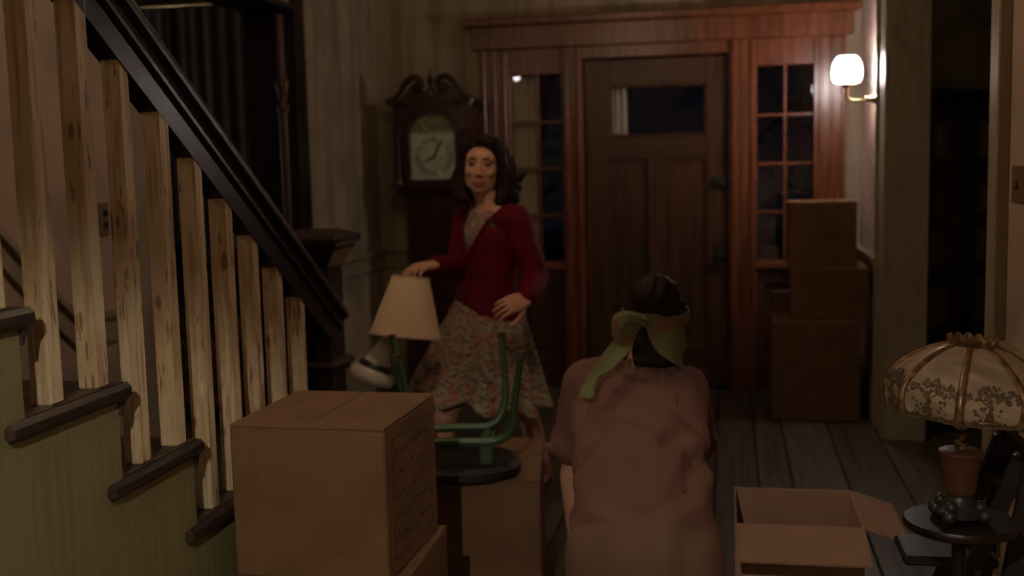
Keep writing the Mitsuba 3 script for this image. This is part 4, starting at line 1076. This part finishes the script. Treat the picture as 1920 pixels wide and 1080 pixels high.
loop = [((-0.252, 3.162, 0.986), (-0.236, 3.15, 0.96)), ((-0.288, 3.162, 0.992), (-0.274, 3.135, 0.966)), ((-0.323, 3.172, 0.975), (-0.294, 3.125, 0.948)), ((-0.325, 3.168, 0.929), (-0.301, 3.128, 0.911))]
for nm, prs, sg in (('scarf_end', drape, 0.012), ('scarf_end', tail, -0.012), ('scarf_loop', loop, 0.012)):
    add(nm, ribbon(prs, 0.003, 9, 8, sg), 'm_scarf', skey, smooth=True)

# ---------------------------------------------------------------- leaded table lamp on a small stand
sl_ = thing('table_lamp', 'unlit table lamp with a domed slag-glass shade of bronze-framed panels, front right', 'table lamp')
LX, LYY = 0.522, 2.592
NP = 8
prof = [(0.046, 0.993), (0.078, 0.981), (0.110, 0.963), (0.140, 0.940), (0.162, 0.916), (0.175, 0.893), (0.178, 0.871), (0.175, 0.849), (0.169, 0.830)]
Rt = trimesh.transformations.rotation_matrix(math.radians(4.5), [0, 1, 0], [LX, LYY, 0.90]) @ basis([0.97, 0, 0], [0, 0.97, 0], [0, 0, 0.92], [LX * 0.03, LYY * 0.03, 0.993 * 0.08])
pf = spline([(r, 0, z) for r, z in prof], 4)[:, [0, 2]]
a0 = math.radians(-90 - 5 + 22.5 - 11)
ra_ = [a0 + (k - 0.5) * 2 * math.pi / NP for k in range(NP)]


def on_panel(k, u, z):
    """A point of panel k: u from 0 to 1 across, at height z."""
    r = np.interp(-z, -pf[:, 1], pf[:, 0])
    A_, B_ = ra_[k], ra_[k] + 2 * math.pi / NP
    p = (1 - u) * np.array([math.cos(A_), math.sin(A_)]) + u * np.array([math.cos(B_), math.sin(B_)])
    bulge = 1 + 0.012 * math.sin(math.pi * u)
    return np.array([LX + r * p[0] * bulge, LYY + r * p[1] * bulge, z])


shroot = add('shade', cat(lathe([(0.044, 0.992), (0.058, 0.984), (0.056, 0.978), (0.042, 0.986)], (LX, LYY, 0), 32)).apply_transform(Rt), 'm_bronze', sl_, smooth=40)
zs_ = np.concatenate([pf[:, 1]])
tree_shape = None
r3 = np.random.default_rng(21)
for k in range(NP):
    g = np.array([[on_panel(k, u, z) for u in np.linspace(0.0, 1.0, 9)] for z in zs_])
    m = slab(g, 0.004)
    m.apply_transform(Rt)
    add('panel', m, 'm_slag', shroot, smooth=True)
    rbm = tube([[LX + r * 1.0 * math.cos(ra_[k]), LYY + r * 1.0 * math.sin(ra_[k]), z] for r, z in pf], np.interp(np.linspace(0, 1, len(pf)), [0, .4, 1], [.0075, .0085, .0105]), 8)
    rbm.apply_transform(Rt)
    add('rib', rbm, 'm_bronze', shroot, smooth=60)
    # pierced bronze overlay: a broad tree with its trunk, a scalloped ground line
    blobs = []
    for i in range(75):
        u, v = r3.uniform(0.06, 0.94), r3.uniform(0, 1)
        env = 0.010 + 0.020 * math.sin(math.pi * u) ** 0.7 + 0.006 * math.sin(u * 17 + k)
        h = 0.893 + 0.013 * math.sin(math.pi * u) + 0.003 * math.sin(u * 23 + 2 * k)
        blobs.append(Point(u * 0.14, h + (v - 0.5) * env).buffer(r3.uniform(0.0025, 0.0048), 2))
    tx = 0.055 + r3.uniform(-.01, .01)
    blobs.append(Polygon([(tx, .895), (tx + .007, .895), (tx + .006, .870), (tx + .016, .842), (tx - .010, .842), (tx, .870)]))
    for q_ in (-1, 1):
        blobs.append(Polygon([(tx + .002, .872), (tx + .005, .876), (tx + .004 + q_ * .024, .896), (tx + q_ * .024, .897)]))
    for i in range(20):
        blobs.append(Point(tx + r3.uniform(-.038, .045), r3.uniform(.840, .876)).buffer(r3.uniform(.002, .0045), 2))
    for i in range(15):
        blobs.append(Point(i * 0.01, 0.834 + 0.004 * math.sin(i * 2.1)).buffer(0.0058 if i % 2 else 0.0048, 3))
    blobs.append(sbox(0, 0.830, 0.14, 0.837))
    U = unary_union([b_.buffer(0) for b_ in blobs]).intersection(sbox(0.002, 0.82, 0.138, 0.96))
    mm = extrude(U, 0.0028)
    mm = mm.subdivide()
    V = np.array(mm.vertices)
    W2 = []
    for p in V:
        b_ = on_panel(k, p[0] / 0.14, min(max(p[1], 0.8305), 0.985))
        b_[2] = p[1]
        nn = unit([b_[0] - LX, b_[1] - LYY, 0.12])
        W2.append(b_ + nn * (0.0022 + p[2]))
    mm = trimesh.Trimesh(np.array(W2), mm.faces, process=False)
    mm.apply_transform(Rt)
    key = add('overlay', mm, 'm_filigree', shroot)
    say(key, 'pierced bronze tree overlay', 'stuff')
cw = []
for i in range(84):
    a = 2 * math.pi * i / 84
    r = 0.050 + 0.002 * math.cos(16 * a)
    zt = 1.004 + 0.012 * abs(math.sin(7 * a)) ** 0.8
    cw.append([[LX + (r - .006) * math.cos(a), LYY + (r - .006) * math.sin(a), 0.990], [LX + r * math.cos(a), LYY + r * math.sin(a), 1.002], [LX + (r + .004) * math.cos(a), LYY + (r + .004) * math.sin(a), zt]])
cw.append(cw[0])
crm = slab(np.array(cw), 0.004)
crm.apply_transform(Rt)
add('crown', crm, 'm_bronze', shroot, smooth=False)
add('finial', lathe([(0, 0.985), (0.045, 0.985), (0.045, 0.990), (0.012, 0.994), (0.010, 1.004), (0, 1.006)], (LX, LYY, 0), 20), 'm_bronze', sl_, smooth=40)
ux, uy = 0.508, 2.583
add('stem', lathe([(0, 0.99), (0.006, 0.99), (0.006, 0.82), (0.013, 0.815), (0.013, 0.808), (0.009, 0.803), (0.014, 0.797), (0.010, 0.79), (0.010, 0.782), (0.016, 0.776), (0.013, 0.768), (0.019, 0.760), (0, 0.760)][::-1], (ux, uy, 0), 20), 'm_bronze', sl_, smooth=40)
add('urn', lathe([(0, 0.655), (0.026, 0.655), (0.034, 0.668), (0.036, 0.70), (0.041, 0.735), (0.044, 0.748), (0.047, 0.751), (0.047, 0.757), (0.040, 0.760), (0.030, 0.763), (0, 0.763)], (ux, uy, 0), 28), 'm_urn', sl_, smooth=35)
ftl = [lathe([(0, 0.612), (0.052, 0.612), (0.052, 0.622), (0.036, 0.636), (0.028, 0.655), (0, 0.655)], (ux, uy, 0), 28)]
for k in range(4):
    a = math.radians(45 + 90 * k + 12)
    ftl.append(soften(union([ell((ux + .055 * math.cos(a), uy + .055 * math.sin(a), 0.617), (.017, .017, .017)), ell((ux + .045 * math.cos(a), uy + .045 * math.sin(a), 0.636), (.014, .014, .015))]), None, 0))
add('foot', cat(ftl), 'm_iron', sl_, smooth=40)
sd_ = thing('side_table', 'small round pedestal table under the slag-glass lamp', 'table')
add('top', lathe([(0, 0.575), (0.105, 0.575), (0.120, 0.582), (0.122, 0.592), (0.118, 0.600), (0, 0.600)], (ux, uy, 0), 36), 'm_newel', sd_, smooth=40)
add('pedestal', lathe([(0, 0.10), (0.030, 0.10), (0.030, 0.18), (0.018, 0.22), (0.026, 0.34), (0.016, 0.40), (0.016, 0.54), (0.05, 0.575), (0, 0.575)], (ux, uy, 0), 24), 'm_newel', sd_, smooth=40)
for k in range(3):
    a = 0.4 + 2 * math.pi * k / 3
    add('leg', tube(spline([(ux + .02 * math.cos(a), uy + .02 * math.sin(a), 0.16), (ux + .08 * math.cos(a), uy + .08 * math.sin(a), 0.10), (ux + .11 * math.cos(a), uy + .11 * math.sin(a), 0.018)], 8), 0.016, 10), 'm_newel', sd_)

# ---------------------------------------------------------------- dark folding chair by the right wall
dc = thing('folding_chair', 'dark wooden folding chair against the right wall behind the slag-glass lamp', 'chair')


def bar(a, b, w, th, side=(0, 1, 0)):
    """A squared bar from a to b."""
    a, b = np.array(a, float), np.array(b, float)
    L = np.linalg.norm(b - a)
    d = (b - a) / L
    s = unit(np.array(side, float) - d * (np.array(side, float) @ d))
    m = box(-w / 2, w / 2, -th / 2, th / 2, 0, L, 0.003)
    m.apply_transform(basis(s, np.cross(d, s), d, a))
    return m


for y in (2.99, 2.735):
    add('back_post', bar((0.595, y, 0.0), (0.722, y, 0.84), 0.045, 0.026, (1, 0, 0)), 'm_darkcabinet', dc)
    yy = y + (-0.028 if y > 2.9 else 0.028)
    add('front_leg', bar((0.42, yy, 0.0), (0.680, yy, 0.70), 0.038, 0.022, (1, 0, 0)), 'm_darkcabinet', dc)
for z in (0.60, 0.70, 0.79):
    xx = 0.600 + 0.122 * z / 0.84
    add('slat', box(xx - 0.008, xx + 0.008, 2.735, 2.99, z - 0.02, z + 0.02, 0.004), 'm_darkcabinet', dc)
add('seat', box(0.42, 0.64, 2.778, 2.947, 0.415, 0.44, 0.006), 'm_darkcabinet', dc)

# ---------------------------------------------------------------- study: glazed bookcase in the corner
bc = thing('bookcase', 'dark glazed bookcase in the study, seen through the right doorway', 'bookcase')
BO, ba = np.array([1.035, 6.42, 0.0]), math.radians(42)
BM = basis([math.cos(ba), math.sin(ba), 0], [-math.sin(ba), math.cos(ba), 0], [0, 0, 1], BO)


def bput(name, m, mm, parent=bc, **k_):
    m = m.copy()
    m.apply_transform(BM)
    return add(name, m, mm, parent, **k_)


bw, bdp, bh = 0.78, 0.30, 1.72
bput('body', cat(box(0, 0.025, 0, bdp, 0, bh, 0.003), box(bw - 0.025, bw, 0, bdp, 0, bh, 0.003), box(0, bw, bdp - 0.015, bdp, 0, bh), box(0, bw, 0, bdp, 0, 0.10, 0.003), box(-0.03, bw + 0.03, -0.03, bdp, bh, bh + 0.05, 0.008), box(0, bw, 0.02, bdp, 0.10, 0.12)), 'm_darkcabinet')
for z in (0.46, 0.78, 1.08, 1.40):
    bput('shelf', box(0.025, bw - 0.025, 0.03, bdp - 0.015, z - 0.018, z, 0.002), 'm_darkcabinet')
for x0, x1 in ((0.0, bw / 2 - 0.002), (bw / 2 + 0.002, bw)):
    dkk = bput('door', cat(box(x0, x0 + 0.05, -0.022, 0, 0.10, bh, 0.003), box(x1 - 0.05, x1, -0.022, 0, 0.10, bh, 0.003), box(x0, x1, -0.022, 0, 0.10, 0.18, 0.003), box(x0, x1, -0.022, 0, bh - 0.07, bh, 0.003), box(x0 + 0.05, x1 - 0.05, -0.018, -0.004, 0.80, 0.815), box(x0 + 0.05, x1 - 0.05, -0.018, -0.004, 1.23, 1.245)), 'm_darkcabinet')
    v = np.array([[x0 + 0.05, -0.011, 0.18], [x1 - 0.05, -0.011, 0.18], [x1 - 0.05, -0.011, bh - 0.07], [x0 + 0.05, -0.011, bh - 0.07]])
    bput('pane', trimesh.Trimesh(v, [[0, 1, 2], [0, 2, 3]], process=False), 'm_glass', dkk)
r4 = np.random.default_rng(12)
row = 0
for z, nm in ((0.12, 'lowest'), (0.46, 'second'), (0.78, 'middle'), (1.08, 'fourth'), (1.40, 'top')):
    x = 0.05
    n_ = 0
    while x < bw - 0.12 and n_ < 8:
        w_ = r4.uniform(0.035, 0.08)
        h_ = r4.uniform(0.17, 0.245)
        ci = int(r4.integers(0, 5))
        mm = box(x, x + w_ - 0.001, 0.06, 0.06 + r4.uniform(0.13, 0.18), z + 0.0005, z + h_, 0.003)
        mm.apply_transform(BM)
        bk_ = add('book', mm, f'm_book_{ci}')
        labels[bk_] = {'label': f'{("pale tan", "dark red", "blackish green", "brown", "buff")[ci]} book, {("first", "second", "third", "fourth", "fifth", "sixth", "seventh", "eighth")[n_]} from the left on the {nm} shelf of the glazed bookcase', 'category': 'book', 'group': f'books on the {nm} shelf of the bookcase'}
        n_ += 1
        x += w_
        if n_ == 4:
            x = max(x, bw / 2 + 0.04)

# ---------------------------------------------------------------- parlor beyond the stairs
for i, (xa, xb, lab) in enumerate(((-4.75, -4.0, 'long greyish curtain at the left of the parlor window'), (-3.95, -3.30, 'long greyish curtain beside the dark portal of the parlor'))):
    g = []
    for xx in np.linspace(xa, xb, 110):
        s = (xx - xa)
        g.append([[xx, 7.72 + 0.035 * math.sin(s * 62 + 1.2 * math.sin(s * 9)) * (0.7 + 0.3 * (1 - z / 2.6)), z] for z in np.linspace(0.06, 2.60, 8)])
    kx = add('curtain', slab(g, 0.003), 'm_curtain', smooth=True)
    labels[kx] = {'label': lab, 'category': 'curtain'}
add('curtain_rod', tube([(-4.9, 7.72, 2.62), (-3.1, 7.72, 2.62)], 0.014, 10), 'm_brass')
labels['curtain_rod'] = {'label': 'brass rod that carries the parlor curtains', 'category': 'curtain rod'}
ac = thing('armchair', 'armchair in red and gold patterned fabric in the parlor behind the balusters', 'armchair')
AM = basis(*np.array([[0.99, -0.14, 0], [0.14, 0.99, 0], [0, 0, 1]]), [-2.87, 6.05, 0])


def aput(name, m, mm):
    m = m.copy()
    m.apply_transform(AM)
    return add(name, m, mm, ac, smooth=40)


rb_ = lambda x0, x1, y0, y1, z0, z1, r: tm(M3.batch_hull([M3.sphere(r, 12).translate((a, b, c)) for a in (x0 + r, x1 - r) for b in (y0 + r, y1 - r) for c in (z0 + r, z1 - r)]))
aput('base', rb_(-0.36, 0.36, -0.34, 0.36, 0.10, 0.30, 0.03), 'm_tapestry')
aput('seat_cushion', rb_(-0.25, 0.25, -0.36, 0.22, 0.28, 0.46, 0.055), 'm_tapestry')
aput('backrest', rb_(-0.34, 0.34, 0.18, 0.38, 0.28, 0.95, 0.08), 'm_tapestry')
for s in (-1, 1):
    aput('armrest', rb_(min(s * .25, s * .38), max(s * .25, s * .38), -0.36, 0.30, 0.20, 0.63, 0.06), 'm_tapestry')
for sx_ in (-1, 1):
    for sy_ in (-1, 1):
        aput('leg', box(sx_ * .30 - .025, sx_ * .30 + .025, sy_ * .30 - .025, sy_ * .30 + .025, 0, 0.11, 0.004), 'm_darkcabinet')
cb = thing('sideboard', 'black wooden sideboard in the parlor, left of the patterned armchair', 'sideboard')
add('body', box(-3.98, -3.35, 6.05, 6.50, 0.08, 0.96, 0.006), 'm_darkcabinet', cb)
add('top', box(-4.01, -3.325, 6.02, 6.52, 0.96, 0.99, 0.006), 'm_darkcabinet', cb)
for x0, x1 in ((-3.95, -3.675), (-3.655, -3.38)):
    d_ = add('door', box(x0, x1, 6.038, 6.052, 0.14, 0.92, 0.005), 'm_darkcabinet', cb)
    add('knob', lathe([(0, 0), (0.01, 0), (0.012, 0.012), (0, 0.016)], n=12).apply_transform(FRONT((x0 if x0 > -3.7 else x1) + (0.03 if x0 > -3.7 else -0.03), 6.038, 0.55)), 'm_brass', d_)
for x0 in (-3.93, -3.40):
    for y0 in (6.1, 6.45):
        add('foot', box(x0 - 0.025, x0 + 0.025, y0 - 0.025, y0 + 0.025, 0, 0.08, 0.004), 'm_darkcabinet', cb)


def added_lamp(label, x, y, radiance):
    """An added globe lamp on a pole, unseen, that brightens a neighbouring room."""
    t = thing('added_floor_lamp', label, 'floor lamp')
    add('base', lathe([(0, 0), (0.14, 0), (0.14, 0.015), (0.04, 0.03), (0, 0.03)], (x, y, 0), 28), 'm_brass', t, smooth=40)
    add('pole', tube([(x, y, 0.02), (x, y, 1.46)], 0.011, 10), 'm_brass', t)
    k = add('globe', trimesh.creation.icosphere(3, 0.08).apply_translation([x, y, 1.53]), 'm_opal', t, smooth=True)
    scene[k]['emitter'] = {'type': 'area', 'radiance': {'type': 'rgb', 'value': radiance}}


added_lamp('added globe floor lamp, unseen, that brightens the parlor curtains', -5.3, 5.2, [46.0, 41.0, 38.0])  # added to lift the parlor curtains out of the dark
added_lamp('added globe floor lamp, unseen, that brightens the study', 2.7, 3.2, [19.0, 15.0, 11.0])  # added to light the study wall and the bookcase panes
